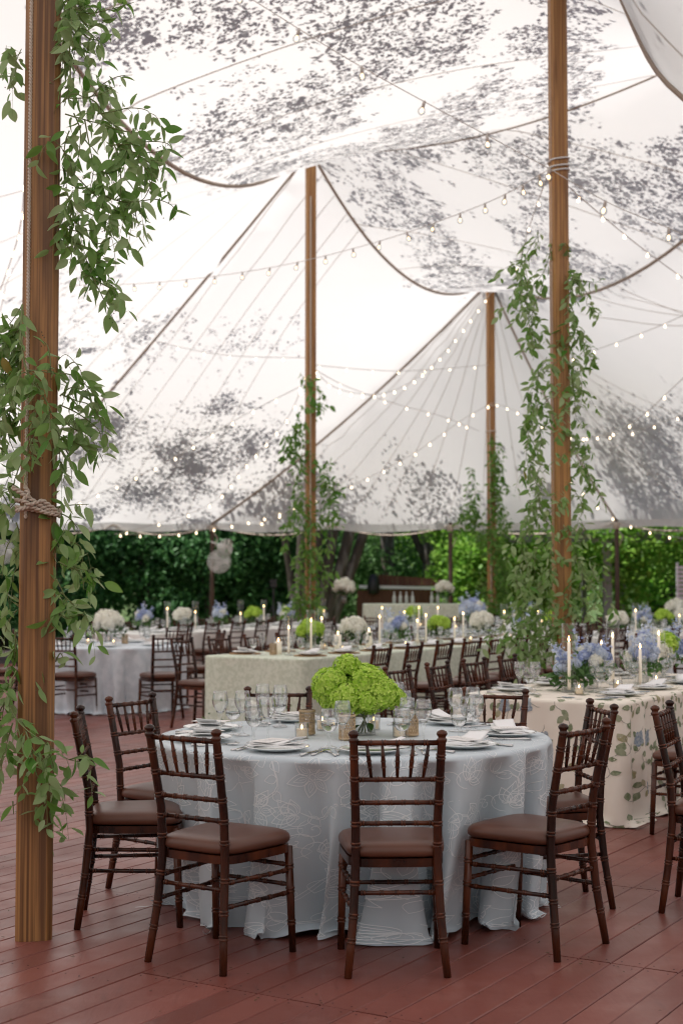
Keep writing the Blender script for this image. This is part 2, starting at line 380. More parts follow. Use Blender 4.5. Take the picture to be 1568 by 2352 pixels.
# ------------------------------------------------------------- the sailcloth tent
PA = Vector((-1.293, 6.07, 8.4)); PB = Vector((1.93, 12.5, 8.4)); PC = Vector((-.47, 21.5, 8.15)); PD = Vector((2.95, 28, 7.55))
PE = Vector((6.17, 14, 8.35)); PG = Vector((-3.4, 10, 8.1))
EAVE = [(-7.6,31.0),(-5.0,31.2),(-2.85,31.4),(-.2,31.5),(2.4,31.4),(5.8,30),(7.8,27.5),(10.5,23),(12.2,18),(13,13),(13,4),(12,-2),(6,-7),(-6,-7),(-12,-2),(-13,6),(-12.5,14),(-11.5,21),(-9.8,26.5)]
EZ = 2.86
def cat(a, b, sag, n=24, skew=0):
    out = []
    for i in range(n + 1):
        t = i / n; p = a.lerp(b, t); p.z -= 4 * sag * t * (1 - t) * (1 + skew * (t - .5)); out.append(p)
    return out
def poly(pts, n=6):
    """Catmull-Rom through points"""
    out = []; P = [pts[0]] + list(pts) + [pts[-1]]
    for i in range(1, len(P) - 2):
        for k in range(n):
            t = k / n; a, b, c, d = P[i-1], P[i], P[i+1], P[i+2]
            out.append(.5 * ((2*b) + (c-a)*t + (2*a-5*b+4*c-d)*t*t + (3*b-a-3*c+d)*t**3))
    out.append(Vector(pts[-1])); return out
V3 = Vector
STRAPS = {
 'CG': cat(PC, PG, 1.9, 24, .25), 'CD': cat(PC, PD, 1.02), 'CL': cat(PC, V3((-7.6, 31, EZ)), .12),
 'DL': cat(PD, V3((-2.85, 31.4, EZ)), .28), 'DR': cat(PD, V3((5.8, 30, EZ)), .25), 'DE': cat(PD, PE, 1.7), 'CE': cat(PC, PE, .75),
 'BR': poly([PB, at(1430, 0, 12.3), at(1568, 220, 12.0), V3((4.1, 11.6, 4.9)), V3((7.5, 9.5, 4.1)), V3((13, 4, EZ))]),
 'GL': cat(PG, V3((-13, 6, EZ)), .6), 'GL2': cat(PG, V3((-11.5, 21, EZ)), .5),
 'AG': cat(PA, PG, .3, 10), 'AF': cat(PA, V3((-6, -7, EZ)), .8), 'ER': cat(PE, V3((13, 13, EZ)), .5), 'ER2': cat(PE, V3((10.5, 23, EZ)), .4),
 'AB': cat(PA, PB, 1.5),
}
ptsC = []; edges = []; zfix = []
def addline(L, closed=False):
    base = []
    for p in L:
        for q in (i for i in range(len(ptsC)) if (ptsC[i] - p.xy).length < .03):
            base.append(q); break
        else:
            base.append(len(ptsC)); ptsC.append(p.xy.copy()); zfix.append(p.z)
    for i in range(len(base) - 1): edges.append((base[i], base[i+1]))
    if closed: edges.append((base[-1], base[0]))
for L in STRAPS.values(): addline(L)
ev = []
for i, (x, y) in enumerate(EAVE):
    a = Vector((x, y, 0)); b = Vector((*EAVE[(i+1) % len(EAVE)], 0)); n = max(2, int((b-a).length / .5))
    for k in range(n):
        t = k / n; p = a.lerp(b, t); inn = 4*t*(1-t)
        c = Vector((1, 12, 0)) - p; c.normalize(); p += c * inn * .22; p.z = EZ - .05*inn
        ev.append(p)
addline(ev, True)
nfix = len(ptsC)
evxy = [(p.x, p.y) for p in ev]
def inside(x, y, poly_=evxy):
    c = False; j = len(poly_) - 1
    for i in range(len(poly_)):
        xi, yi = poly_[i]; xj, yj = poly_[j]
        if (yi > y) != (yj > y) and x < (xj-xi)*(y-yi)/(yj-yi)+xi: c = not c
        j = i
    return c
fixnp = np.array([[p.x, p.y] for p in ptsC])
H = .36
for j in range(int(40/H*1.155)):
    y = -7.5 + j * H * .866
    for i in range(int(28/H)):
        x = -14 + i * H + (H/2 if j % 2 else 0)
        if inside(x, y) and np.min((fixnp[:,0]-x)**2 + (fixnp[:,1]-y)**2) > (H*.45)**2:
            ptsC.append(Vector((x, y)))
vo, eo, fo, ovv, _, _ = delaunay_2d_cdt(ptsC, edges, [], 0, 1e-4)
Z = np.full(len(vo), np.nan)
for i, src in enumerate(ovv):
    fx = [q for q in src if q < nfix]
    if fx: Z[i] = zfix[fx[0]]
XY = np.array([[p.x, p.y] for p in vo])
# vertices created where straps cross in plan: fix to nearest
fo = [f for f in fo if len(f) == 3 and inside(*(XY[list(f)].mean(0)))]
E = set()
for f in fo:
    for a, b in ((0,1),(1,2),(2,0)): E.add((min(f[a], f[b]), max(f[a], f[b])))
E = np.array(list(E))
free = np.isnan(Z); Zs = np.where(free, 5.5, Z)
deg = np.bincount(E.ravel(), minlength=len(Z)).astype(float); deg[deg == 0] = 1
for it in range(2500):
    acc = np.bincount(E[:,0], Zs[E[:,1]], len(Z)) + np.bincount(E[:,1], Zs[E[:,0]], len(Z))
    new = acc / deg
    Zs = np.where(free, Zs + 1.0*(new - Zs), Zs)
TV = [Vector((XY[i,0], XY[i,1], Zs[i])) for i in range(len(Z))]
bvh = BVHTree.FromPolygons(TV, fo)
def roof_z(x, y):
    h = bvh.ray_cast(Vector((x, y, 30)), Vector((0, 0, -1)))
    return h[0].z if h[0] else None
tent = thing('sailcloth_tent', (0, 0, 0), 0, 'huge white sailcloth tent with peaked canopy, brown webbing straps and leaf shadows', 'tent')
me = bpy.data.meshes.new('canopy'); me.from_pydata([tuple(v) for v in TV], [], fo); me.shade_smooth(); me.update()
link('canopy', me, MT['canvas'], tent)
def ribbon_on_roof(pts2, wid, off=.012, step=.25):
    """thin tape following the canopy just under it, through plan points"""
    b = MB(); P = []
    for i in range(len(pts2) - 1):
        a = Vector(pts2[i]); c = Vector(pts2[i+1]); n = max(1, int((c-a).length/step))
        P += [a.lerp(c, k/n) for k in range(n)]
    P.append(Vector(pts2[-1])); Q = []
    for p in P:
        z = roof_z(p.x, p.y)
        if z is not None: Q.append(Vector((p.x, p.y, z - off)))
    if len(Q) < 2: return None
    for i, q in enumerate(Q):
        t = (Q[min(i+1, len(Q)-1)] - Q[max(i-1, 0)]).normalized()
        s = t.cross(Vector((0,0,1))).normalized() * wid/2
        h = bvh.ray_cast(q + Vector((0,0,20)), Vector((0,0,-1))); nn = h[1]
        s = nn.cross(t).normalized() * wid/2
        b.v += [tuple(q - s), tuple(q + s)]
        if i: k = 2*i; b.f.append((k-2, k-1, k+1, k))
    return b
for nm in STRAPS:
    L = STRAPS[nm]; b = MB()
    w_ = .012 if nm == 'CE' else .025
    b.tube([p - Vector((0,0,.02)) for p in L], [w_ * (1.2 if i in (0, len(L)-1) else 1) for i in range(len(L))], 6)
    link('webbing_strap', b, MT['strap'], tent, smooth=True)
def seam(a, c, wid=.016):
    b = ribbon_on_roof([a, c], wid)
    if b: link('seam', b, MT['seam'], tent)
eave_pt = lambda px, y=31.2: ((px - 784) / 3267 * y, y)
for px in (560, 640, 720, 800, 870, 950, 1030, 1110, 1200, 1290):
    seam((PD.x, PD.y), eave_pt(px, 31.3 if px < 1100 else 30.6))
for k, px in enumerate((60, 150, 240, 330, 420)):     # right of the strap running from the centre pole to the left eave
    p = STRAPS['CD'][2 + 3*k]; seam((PC.x + .2*k, PC.y + .35*k), eave_pt(px))
for k in range(6):                                     # left of it
    p = STRAPS['CG'][2 + 2*k]; seam((p.x, p.y), (-8.3 - .55*k, 29.6 - 2.4*k), .022)
for k in range(8):                                     # the long seams across the near bay
    a = STRAPS['CG'][3 + 3*k if k < 7 else 24]; t = .13 + .12*k
    seam((a.x, a.y), (PC.x + (PE.x+3 - PC.x) * 1.0, 20.2 - 2.0*k), .03)
for k in range(4):
    a = STRAPS['CD'][5 + 5*k]; seam((a.x, a.y), (8.5, 21.5 - 1.2*k + .0*k), .03)
for k in range(4): seam((PD.x, PD.y), (7.2 + 1.1*k, 28.2 - 1.9*k), .03)
# scalloped eave rope and valance
vb = MB()
for i, p in enumerate(ev):
    c = (p - Vector((1, 12, p.z))); c.z = 0; c.normalize()
    vb.v += [tuple(p), tuple(p + c*.03 - Vector((0,0,.16 + .025*math.sin(i*1.3))))]
m_ = len(ev); vb.f = [(2*i, 2*((i+1)%m_), 2*((i+1)%m_)+1, 2*i+1) for i in range(m_)]
link('valance', vb, MT['canvas'], tent, smooth=True)
rb = MB(); rp = []
for i in range(len(EAVE)):
    a = Vector((*EAVE[i], EZ - .06)); b = Vector((*EAVE[(i+1) % len(EAVE)], EZ - .06))
    rp += [a.lerp(b, k/12) - Vector((0, 0, .22*4*(k/12)*(1-k/12))) for k in range(12)]
rb.tube(rp + [rp[0]], .018, 5); link('eave_rope', rb, MT['rope'], tent)

# ------------------------------------------------------------- poles
def octo(s, ch):
    a = s/2; c = ch
    return [(-a+c,-a),(a-c,-a),(a,-a+c),(a,a-c),(a-c,a),(-a+c,a),(-a,a-c),(-a,-a+c)]
def pole(loc, top, s, rot, name, m, label, cat='pole', group=None, base=0.):
    t = thing(name, (loc[0], loc[1], base), rot, label, cat, group)
    b = MB(); pr = octo(s, s*.15); zs = [0, top - base]
    for z in zs: b.v += [(x, y, z) for x, y in pr]
    b.f = [(i, (i+1) % 8, 8 + (i+1) % 8, 8 + i) for i in range(8)] + [tuple(range(8))[::-1], tuple(range(8, 16))]
    link('shaft', b, m, t); return t
def twisted(b, pts, r, pitch=.035, strands=2, n=5):
    """a laid rope: strands winding round the path"""
    pts = [Vector(p) for p in pts]; L = [0]
    for i in range(1, len(pts)): L.append(L[-1] + (pts[i]-pts[i-1]).length)
    tot = L[-1]; N = max(8, int(tot / (pitch/6)))
    for s_ in range(strands):
        out = []
        j = 0
        for k in range(N+1):
            d = tot * k / N
            while j < len(pts)-2 and L[j+1] < d: j += 1
            q = (d - L[j]) / max(1e-6, L[j+1]-L[j]); p = pts[j].lerp(pts[j+1], q)
            t = (pts[j+1]-pts[j]).normalized(); a = t.cross(Vector((.31,.2,.93))).normalized(); c = a.cross(t)
            ph = 2*math.pi*(d/pitch + s_/strands)
            out.append(p + (a*math.cos(ph) + c*math.sin(ph)) * r*.5)
        b.tube(out, r*.62, n)
tpA = pole(PA, PA.z-.02, .150, R(10), 'tent_pole', MT['pole'], 'thick squared wooden tent pole nearest the camera, at the left edge, with a knotted rope', 'pole')
b = MB(); twisted(b, [(-.050,-.079,1.66+.10), (-.050,-.080,3), (-.050,-.080,5.0)], .0075, .03)
link('halyard_rope', b, MT['rope'], tpA, smooth=True)
b = MB()
def wrap(z0, z1, turns=1, rr=.088, tilt=0, ph0=0):
    out = []
    for k in range(int(28*turns)+1):
        q = 2*math.pi*k/28 + ph0; r_ = rr * (1 + .10*abs(math.sin(2*q))**2)
        out.append((r_*math.cos(q), r_*math.sin(q), z0 + (z1-z0)*k/(28*turns) + tilt*math.cos(q)))
    return out
twisted(b, wrap(1.80, 1.79, 1, .090, -.016), .0095, .04); twisted(b, wrap(1.825, 1.815, 1, .091, -.022), .0095, .04)
twisted(b, [(-.105,-.09,1.89), (-.05,-.105,1.855), (.0,-.11,1.82), (.06,-.10,1.79), (.095,-.085,1.775)], .011, .04)
twisted(b, [(-.055,-.09,1.90), (-.035,-.115,1.86), (-.06,-.115,1.835), (-.03,-.12,1.815), (.02,-.115,1.835), (.07,-.105,1.80), (.088,-.095,1.775), (.04,-.11,1.782), (-.03,-.11,1.81), (-.09,-.095,1.79)], .0095, .04)
link('knotted_rope', b, MT['rope'], tpA, smooth=True)
tpB = pole(PB, PB.z-.02, .150, R(6), 'tent_pole', MT['polefar'], 'tall wooden tent pole right of centre wrapped in leafy vine, string lights tied to it', 'pole')
b = MB()
for z in (at(1270, 388, 12.5).z, at(1270, 398, 12.5).z, at(1270,372,12.5).z):
    b.tube([Vector(p)*1 for p in wrap(z, z+.015, 1, .092, .012)], .008, 5)
link('white_tie', b, MT['whitepaint'], tpB, smooth=True)
tpC = pole(PC, PC.z-.02, .15, R(14), 'tent_pole', MT['polefar'], 'wooden tent pole left of centre standing behind the sage green table', 'pole')
b = MB(); b.tube([(-.02,-.09,.9), (-.02,-.09,7.4)], .012, 5)
link('halyard_rope', b, MT['rope'], tpC)
tpD = pole(PD, PD.z-.02, .155, R(8), 'tent_pole', MT['polefar'], 'farthest wooden tent pole, its lower half thick with vine, right of centre', 'pole')
b = MB(); b.tube([(-.03,-.09,.9), (-.05,-.09,5.0)], .012, 5); b.tube(wrap(5.0,5.02,1,.095), .012, 5); b.tube(wrap(4.5,4.52,1,.095), .012, 5)
link('halyard_rope', b, MT['rope'], tpD)
for q, nm in ((PG, 'tent pole out of view at the left'), (PE, 'tent pole out of view at the right')):
    pole(q, q.z-.02, .15, .2, 'tent_pole', MT['polefar'], 'wooden ' + nm, 'pole', 'tent poles outside the picture')
sp_lab = {0: 'slim weathered side pole at the left corner of the eave, under clustered bulbs', 2: 'slim side pole carrying the white fans, behind the left tables',
          4: 'slim side pole right of the brown shed', 5: 'slim side pole at the right rear eave behind the vine', 1: 'slim side pole hidden by the near thick pole'}
for i, (x, y) in enumerate(EAVE):
    if i in (1, 3): continue
    t = thing('side_pole', (x, y, -.2), 0, sp_lab.get(i, 'slim eave pole, ' + ['','','','','','','first on the right side','second on the right side','third on the right side','fourth on the right side','fifth on the right side','right one behind the camera','far right one behind the camera','left one behind the camera','far left one behind the camera','nearest on the left side','second on the left side','third on the left side','fourth on the left side'][i] + ' of the tent'), 'pole', 'side poles round the tent')
    b = MB(); b.tube([(0,0,0),(0,0,EZ+.2)], [.055,.045], 8); link('shaft', b, MT['sidepole'], t, smooth=True)
    b = MB(); b.lathe([(.05,EZ+.0),(.075,EZ+.03),(.07,EZ+.12),(.04,EZ+.16)], 8); b.tube([(0,0,EZ+.02),(.12,-.03,EZ-.15),(.05,-.02,EZ-.35)], .014, 5)
    link('pole_lashing', b, MT['rope'], t, smooth=True)

# ------------------------------------------------------------- boughs hanging over the tent (they cast the leaf shadows)
import mathutils.noise as mnoise
rng = np.random.default_rng(5)
tris = np.array([[TV[i][:] for i in f] for f in fo]); cen = tris.mean(1)
ar = np.linalg.norm(np.cross(tris[:,1]-tris[:,0], tris[:,2]-tris[:,0]), axis=1)/2
def dens(c):
    x, y, z = c; px = 784 + x/max(y, .1)*3267; py = 1344 - (z-1.48)/max(y, .1)*3267
    if y < 4 or abs(px-784) > 1300 or py < -700: return 0
    if px > 1380 and py < 260: return 0
    if z < (3.75 if x > -1.2 else 4.9) and y > 26: return 1.0 * (1 if z < 3.5 else .35)   # low back slopes
    if px < 700 and z < 6.3 and y > 20: return .13
    right_of = (x - PC.x) * (PG.y - PC.y) - (y - PC.y) * (PG.x - PC.x)
    if right_of < 0 or y > 20.5 and x < 2: pass
    # in front of the line C - E : near bay
    s = (y - PC.y) - (PE.y - PC.y) / (PE.x - PC.x) * (x - PC.x)
    g = (x - PC.x) - (PG.x - PC.x) / (PG.y - PC.y) * (y - PC.y)
    if s < 0 and g > -.2: return 1.0
    if s >= 0:
        s2 = (y - PC.y) - (PD.y - PC.y) / (PD.x - PC.x) * (x - PC.x)
        s3 = (y - PD.y) - (PE.y - PD.y) / (PE.x - PD.x) * (x - PD.x)
        if s2 < 0 and s3 < 0: return .8
        if x > 5.2 and z < 4.6: return .45
    if g < -.2 and z < 5.6 and y < 24: return .5
    return 0.0
wt = ar * np.array([dens(c) for c in cen]); print('weighted area', wt.sum())
big = []; 
def clumps(n, rad, nl, size, cond):
    w2 = wt * cond; w2 = w2 / w2.sum()
    idx = rng.choice(len(wt), n, p=w2); P = []; S = []
    for i in idx:
        c_ = cen[i]
        gate = -.03 if cond[i] > .5 and c_[1] < 27 else .06
        if mnoise.noise(Vector((c_[0]*.75, c_[1]*.55, 3.1))) + .5*mnoise.noise(Vector((c_[0]*2.1, c_[1]*1.6, 7.1))) < gate + rng.uniform(-.12,.12): continue
        u, v = rng.random(2)
        if u + v > 1: u, v = 1-u, 1-v
        p = tris[i,0] + u*(tris[i,1]-tris[i,0]) + v*(tris[i,2]-tris[i,0])
        off = rng.uniform(.8, 2.4); r = rad * rng.uniform(.5, 1.5); k = max(2, int(nl * rng.uniform(.3, 1.7)))
        ax = rng.normal(size=3); ax[2] *= .4; ax /= np.linalg.norm(ax); ax *= rng.uniform(.6, 2.4)
        q = p + np.array(SUN_DIR) * off + rng.normal(size=(k, 3)) * r * .38 + ax * rng.normal(size=(k, 1)) * r * .6
        ok = np.array([(roof_z(*a[:2]) or 0) + .1 < a[2] for a in q])
        if ok.any(): P.append(q[ok]); S.append(np.full(ok.sum(), size) * rng.uniform(.7, 1.3))
    return np.concatenate(P), np.concatenate(S)
near_c = np.array([1.0 if (c[1] < 27 and not (c[2] < 4.4 and c[1] > 25)) else 0.0 for c in cen]); back_c = 1 - near_c
P1, S1 = clumps(6800, .11, 10, .068, near_c)
P2, S2 = clumps(3600, .04, 3, .062, near_c)
P3, S3 = clumps(620, .42, 110, .085, back_c)
P4, S4 = clumps(90, .26, 70, .085, np.array([1.0 if 784 + c[0]/max(c[1],.1)*3267 < 760 and c[1] > 20 and 4 < c[2] < 6 and c[0] < 0 else 0.0 for c in cen]) + 1e-9)
MT['overleaf'] = leaf_mat('overhanging_leaf', (.04,.10,.02), (.07,.15,.03), .12, .5)
for nm, P, S, lab, base in (('overhanging_tree', np.concatenate([P1, P2]), np.concatenate([S1, S2]), 'spreading tree whose leafy boughs hang over the tent roof, seen as leaf shadows', (-16, 10)),
                            ('overhanging_tree', np.concatenate([P3, P4]), np.concatenate([S3, S4]), 'dense tree overhanging the far eave of the tent, seen as big leaf shadows', (-9, 37))):
    t = thing(nm, (base[0], base[1], -.2), 0, lab, 'tree')
    me = leaf_cloud('foliage', P - np.array([base[0], base[1], -.2]), S, .8, .55, .08)
    tag(link('foliage', me, MT['overleaf'], t), kind='stuff')
    b = MB(); b.tube([(0,0,0),(.2,.1,4),(.1,0,9),(0,.2,13)], [.4,.32,.25,.12], 8)
    lim = P[::max(1, len(P)//9)][:9]
    link('trunk', b, MT['bark'], t, smooth=True)
# ------------------------------------------------------------- chiavari chairs
def bamboo(b, rb_, a, c, r0, r1, rings, n=9, mid=None):
    """turned stick from a to c with doubled raised rings; rings go into rb_"""
    a = Vector(a); c = Vector(c); L = (c-a).length; t = (c-a).normalized()
    b.tube([a, c], [r0, r1], n)
    for q in rings:
        r = r0 + (r1-r0)*q
        for s in (-.0052, .0052):
            p = a.lerp(c, q) + t*s
            rb_.tube([p - t*.0036, p - t*.0018, p + t*.0018, p + t*.0036], [r*.98, r+.0022, r+.0022, r*.98], n, cap=False)
def multi(b, rb_, pts, rad, rings, n=10):
    """stick through several points, ring positions given as z heights"""
    b.tube(pts, rad, n)
    for z in rings:
        for i in range(len(pts)-1):
            a = Vector(pts[i]); c = Vector(pts[i+1])
            if a.z <= z < c.z:
                q = (z-a.z)/(c.z-a.z); t = (c-a).normalized(); r = rad[i]+(rad[i+1]-rad[i])*q
                for s in (-.0065, .0065):
                    p = a.lerp(c, q) + t*s
                    rb_.tube([p - t*.0045, p - t*.0022, p + t*.0022, p + t*.0045], [r*.98, r+.0028, r+.0028, r*.98], n, cap=False)
def back_x(z):
    zs = [0, .22, .42, .60, .92]; xs = [.188, .166, .156, .157, .168]
    return np.interp(z, zs, xs)
def back_y(z):
    zs = [0, .22, .42, .60, .92]; ys = [-.235, -.205, -.186, -.196, -.262]
    return np.interp(z, zs, ys)
def make_chair():
    t = thing('chiavari_chair'); C_ = MT['chair']; G_ = MT['ring']
    def part(name, b, rb_=None, m=C_):
        me = b.mesh(name, True)
        if rb_ and rb_.v:
            k = len(me.polygons); bb = MB(); bb.add(b.v, b.f); bb.add(rb_.v, rb_.f); me = bb.mesh(name, True)
            me.materials.append(m); me.materials.append(G_)
            mi = np.zeros(len(me.polygons), np.int32); mi[k:] = 1; me.polygons.foreach_set('material_index', mi)
        else: me.materials.append(m)
        return link(name, me, None, t)
    for s in (-1, 1):
        b = MB(); r = MB(); zs = [0, .11, .22, .32, .42, .51, .60, .70, .80, .88, .895]
        multi(b, r, [(s*back_x(z), back_y(z), z) for z in zs], [.0150,.0165,.0172,.0178,.018,.0178,.0175,.017,.0168,.0165,.016], [.135, .225, .345, .49, .57, .655, .745, .83])
        x, y = s*back_x(.9), back_y(.9)
        b.lathe([(.0165,.884),(.0195,.892),(.0195,.897),(.0150,.901),(.0150,.906),(.0205,.913),(.0212,.919),(.017,.927),(.006,.932),(0,.933)], 10, c=(x, y))
        part('back_post', b, r)
        b = MB(); r = MB()
        multi(b, r, [(s*.197,.205,0),(s*.193,.196,.2),(s*.188,.186,.425)], [.0145,.0165,.0175], [.12, .25, .345]); part('leg', b, r)
    for z, rr in ((.883,.0105),(.742,.0095),(.652,.0095),(.572,.0095)):
        b = MB(); r = MB(); x = back_x(z); bamboo(b, r, (-x, back_y(z), z), (x, back_y(z), z), rr, rr, [.08,.26,.42,.58,.74,.92] if z < .88 else [.18,.34,.5,.66,.82]); part('back_rail', b, r)
    for k in range(5):
        q = (k-2)/2; b = MB(); r = MB(); p0 = Vector((q*.098, back_y(.742), .742)); p1 = Vector((q*.118, back_y(.883), .883))
        b.tube([p0, p0.lerp(p1,.5), p1], [.0055,.0088,.0052], 7)
        for f in (.34,.5,.66):
            p = p0.lerp(p1, f); d = (p1-p0).normalized()
            r.tube([p-d*.003, p-d*.0015, p+d*.0015, p+d*.003], [.0075,.0105,.0105,.0075], 7, cap=False)
        part('spindle', b, r)
    def stretcher(a, c, rr=.0088):
        b = MB(); r = MB(); bamboo(b, r, a, c, rr, rr, [.1,.32,.5,.68,.9], 8); part('stretcher', b, r)
    for s in (-1, 1):
        for z, z2 in ((.335,.33),(.245,.24)):
            stretcher((s*back_x(z), back_y(z), z), (s*.192, .192, z2))
    stretcher((-back_x(.31), back_y(.31), .31), (back_x(.31), back_y(.31), .31))
    stretcher((-.19,.19,.35), (.19,.19,.35)); stretcher((-.192,.193,.27), (.192,.193,.27))
    # trapezoid seat frame with rounded outline
    def outline(s_, z, k=40):
        out = []
        for i in range(k):
            q = 2*math.pi*i/k; cx, sy = math.cos(q), math.sin(q); e = .36
            x = math.copysign(abs(cx)**e, cx); y = math.copysign(abs(sy)**e, sy)
            out.append((x*s_*(.197 + .018*y), y*s_*.203 + .008, z))
        return out
    b = MB(); k = 40
    for s_, z in ((.90,.405),(1.0,.405),(1.0,.437),(.9,.437)): b.v += outline(s_, z)
    for j in range(3): b.f += [(j*k+i, j*k+(i+1)%k, (j+1)*k+(i+1)%k, (j+1)*k+i) for i in range(k)]
    b.f += [tuple(range(k))[::-1], tuple(range(3*k, 4*k))]; me = b.mesh('seat_frame'); me.materials.append(C_); link('seat_frame', me, None, t)
    b = MB(); rings = [(.93,.439),(1.0,.443),(1.035,.452),(1.04,.464),(1.02,.477),(.97,.487),(.88,.494),(.7,.499),(.45,.502),(.2,.503)]
    for s_, z in rings: b.v += outline(s_*.985, z)
    for j in range(len(rings)-1): b.f += [(j*k+i, j*k+(i+1)%k, (j+1)*k+(i+1)%k, (j+1)*k+i) for i in range(k)]
    b.f += [tuple(range(k))[::-1], tuple(range((len(rings)-1)*k, len(rings)*k))]
    me = b.mesh('seat_cushion', True); me.materials.append(MT['cushion']); link('seat_cushion', me, None, t)
    return t
CH = make_chair()
def chair_at(x, y, fx, fy, label, group=None):
    """x, y: centre between the rear feet; (fx, fy) the way the sitter would face"""
    l = math.hypot(fx, fy); fx /= l; fy /= l
    rz = math.atan2(-fx, fy); return place(CH, (x + fx*.235, y + fy*.235, 0), rz, label, 'chair', group)
G1 = 'chairs around the nearest round table'
chair_at(-.604, 5.575, .55, .83, 'dark chair at the front left of the blue round table, its back to us', G1)
chair_at(.212, 5.445, -.04, 1, 'dark mahogany chair squarely in front of the blue round table, its back to us', G1)
chair_at(.97, 5.82, -.76, .65, 'dark mahogany chair at the front right of the blue round table, seat turned left', G1)
chair_at(1.21, 6.78, -.98, -.16, 'dark mahogany chair at the right side of the blue round table, behind another chair back', G1)
chair_at(-1.155, 6.39, 1, .1, 'dark mahogany chair seen side on, just right of the thick pole, at the blue table', G1)
chair_at(-1.04, 7.2, .85, -.53, 'dark mahogany chair at the rear left of the blue round table, beyond the side-on one', G1)
chair_at(-.34, 7.74, .05, -1, 'dark chair behind the blue round table, only its top rail over the wine glasses', G1)
chair_at(.81, 7.62, -.37, -.93, 'dark chair behind the blue round table, in front of the floral tablecloth', G1)
chair_at(1.52, 6.68, .91, -.41, 'dark mahogany chair at the right edge of the view, facing out of it')
u2 = Vector((.518, .855, 0)); n2 = Vector((.855, -.518, 0))
# table 2 (floral): left side chairs face right, right side chairs face left
for k, s in enumerate(('nearest of the four chairs on the left side of the floral table', 'second chair along the left side of the floral table',
                       'third chair along the left side of the floral table', 'farthest of the four left side chairs at the floral table, beside the vine pole')):
    p = Vector((.40, 9.78, 0)) + u2*.60*k; chair_at(p.x, p.y, n2.x, n2.y + .15*math.sin(k*3), 'dark ' + s, 'chairs along the floral table')
p = Vector((2.32, 8.48, 0)); chair_at(p.x, p.y, -n2.x, -n2.y, 'dark chair with brown seat tucked at the right side of the floral table', 'chairs along the floral table')
for k in range(1, 3):
    q = p + u2*.75*k; chair_at(q.x, q.y, -n2.x, -n2.y, f'{(0,"second","third")[k]} chair along the right side of the floral table, past the picture edge', 'chairs along the floral table')
ords = ['first', 'second', 'third', 'fourth', 'fifth', 'sixth', 'seventh', 'eighth', 'ninth', 'tenth', 'eleventh', 'twelfth']
for k in range(11):
    p = Vector((.36, 13.25, 0)) + u2*.635*k; a = random.uniform(-.1, .1)
    chair_at(p.x, p.y, -n2.x + a*.5, -n2.y + a, f'{ords[k]} chair from the near end along the right side of the sage green table', 'chairs along the sage green table')
for k in range(10):
    p = Vector((-1.66, 15.0, 0)) + u2*.66*k; a = random.uniform(-.12, .12)
    chair_at(p.x, p.y, n2.x + a, n2.y + a, f'{ords[k]} chair from the near end along the left side of the sage green table', 'chairs along the sage green table')
def ring_chairs(cx, cy, r, angs, where, group, gap=.12):
    for i, (a, lab) in enumerate(angs):
        q = R(a); x = cx + math.cos(q)*(r + gap + .32); y = cy + math.sin(q)*(r + gap + .32)
        chair_at(x, y, cx-x, cy-y, lab, group)
chair_at(-3.12, 15.95, .35, .93, 'dark chair just right of the thick pole, in front of the left grey table', 'chairs at the left grey round table')
chair_at(-1.93, 15.85, -.40, .92, 'dark chair in front of the left grey table, its seat towards the left', 'chairs at the left grey round table')
for a, lab in ((15, 'blurred chair on the right of the left grey round table'), (60, 'blurred chair behind the left grey table, right of the white flowers'),
               (105, 'blurred chair behind the left grey table and the white flowers'), (150, 'blurred chair at the rear left of the left grey table'), (190, 'blurred chair on the left of the left grey table, behind the thick pole')):
    ring_chairs(-2.8, 17.2, .915, [(a, lab)], '', 'chairs at the left grey round table')

# ------------------------------------------------------------- tables and cloths
def perimeter_round(r, n):
    return [(Vector((r*math.cos(2*math.pi*i/n), r*math.sin(2*math.pi*i/n), 0)), Vector((math.cos(2*math.pi*i/n), math.sin(2*math.pi*i/n), 0))) for i in range(n)]
def perimeter_rect(w, l, rc, step):
    """rounded rectangle, width w along x, length l along y from 0 to l"""
    pts = []
    cs = [((w/2-rc, rc), -90), ((w/2-rc, l-rc), 0), ((-w/2+rc, l-rc), 90), ((-w/2+rc, rc), 180)]
    for (c, a0) in cs:
        k = 5
        for j in range(k+1):
            q = R(a0 + 90*j/k); pts.append((Vector((c[0]+rc*math.cos(q), c[1]+rc*math.sin(q), 0)), Vector((math.cos(q), math.sin(q), 0))))
    out = []
    for i in range(len(pts)):
        a, na = pts[i]; b_, nb_ = pts[(i+1) % len(pts)]; n = max(1, int((b_-a).length/step))
        for k in range(n): out.append((a.lerp(b_, k/n), na.lerp(nb_, k/n).normalized()))
    return out
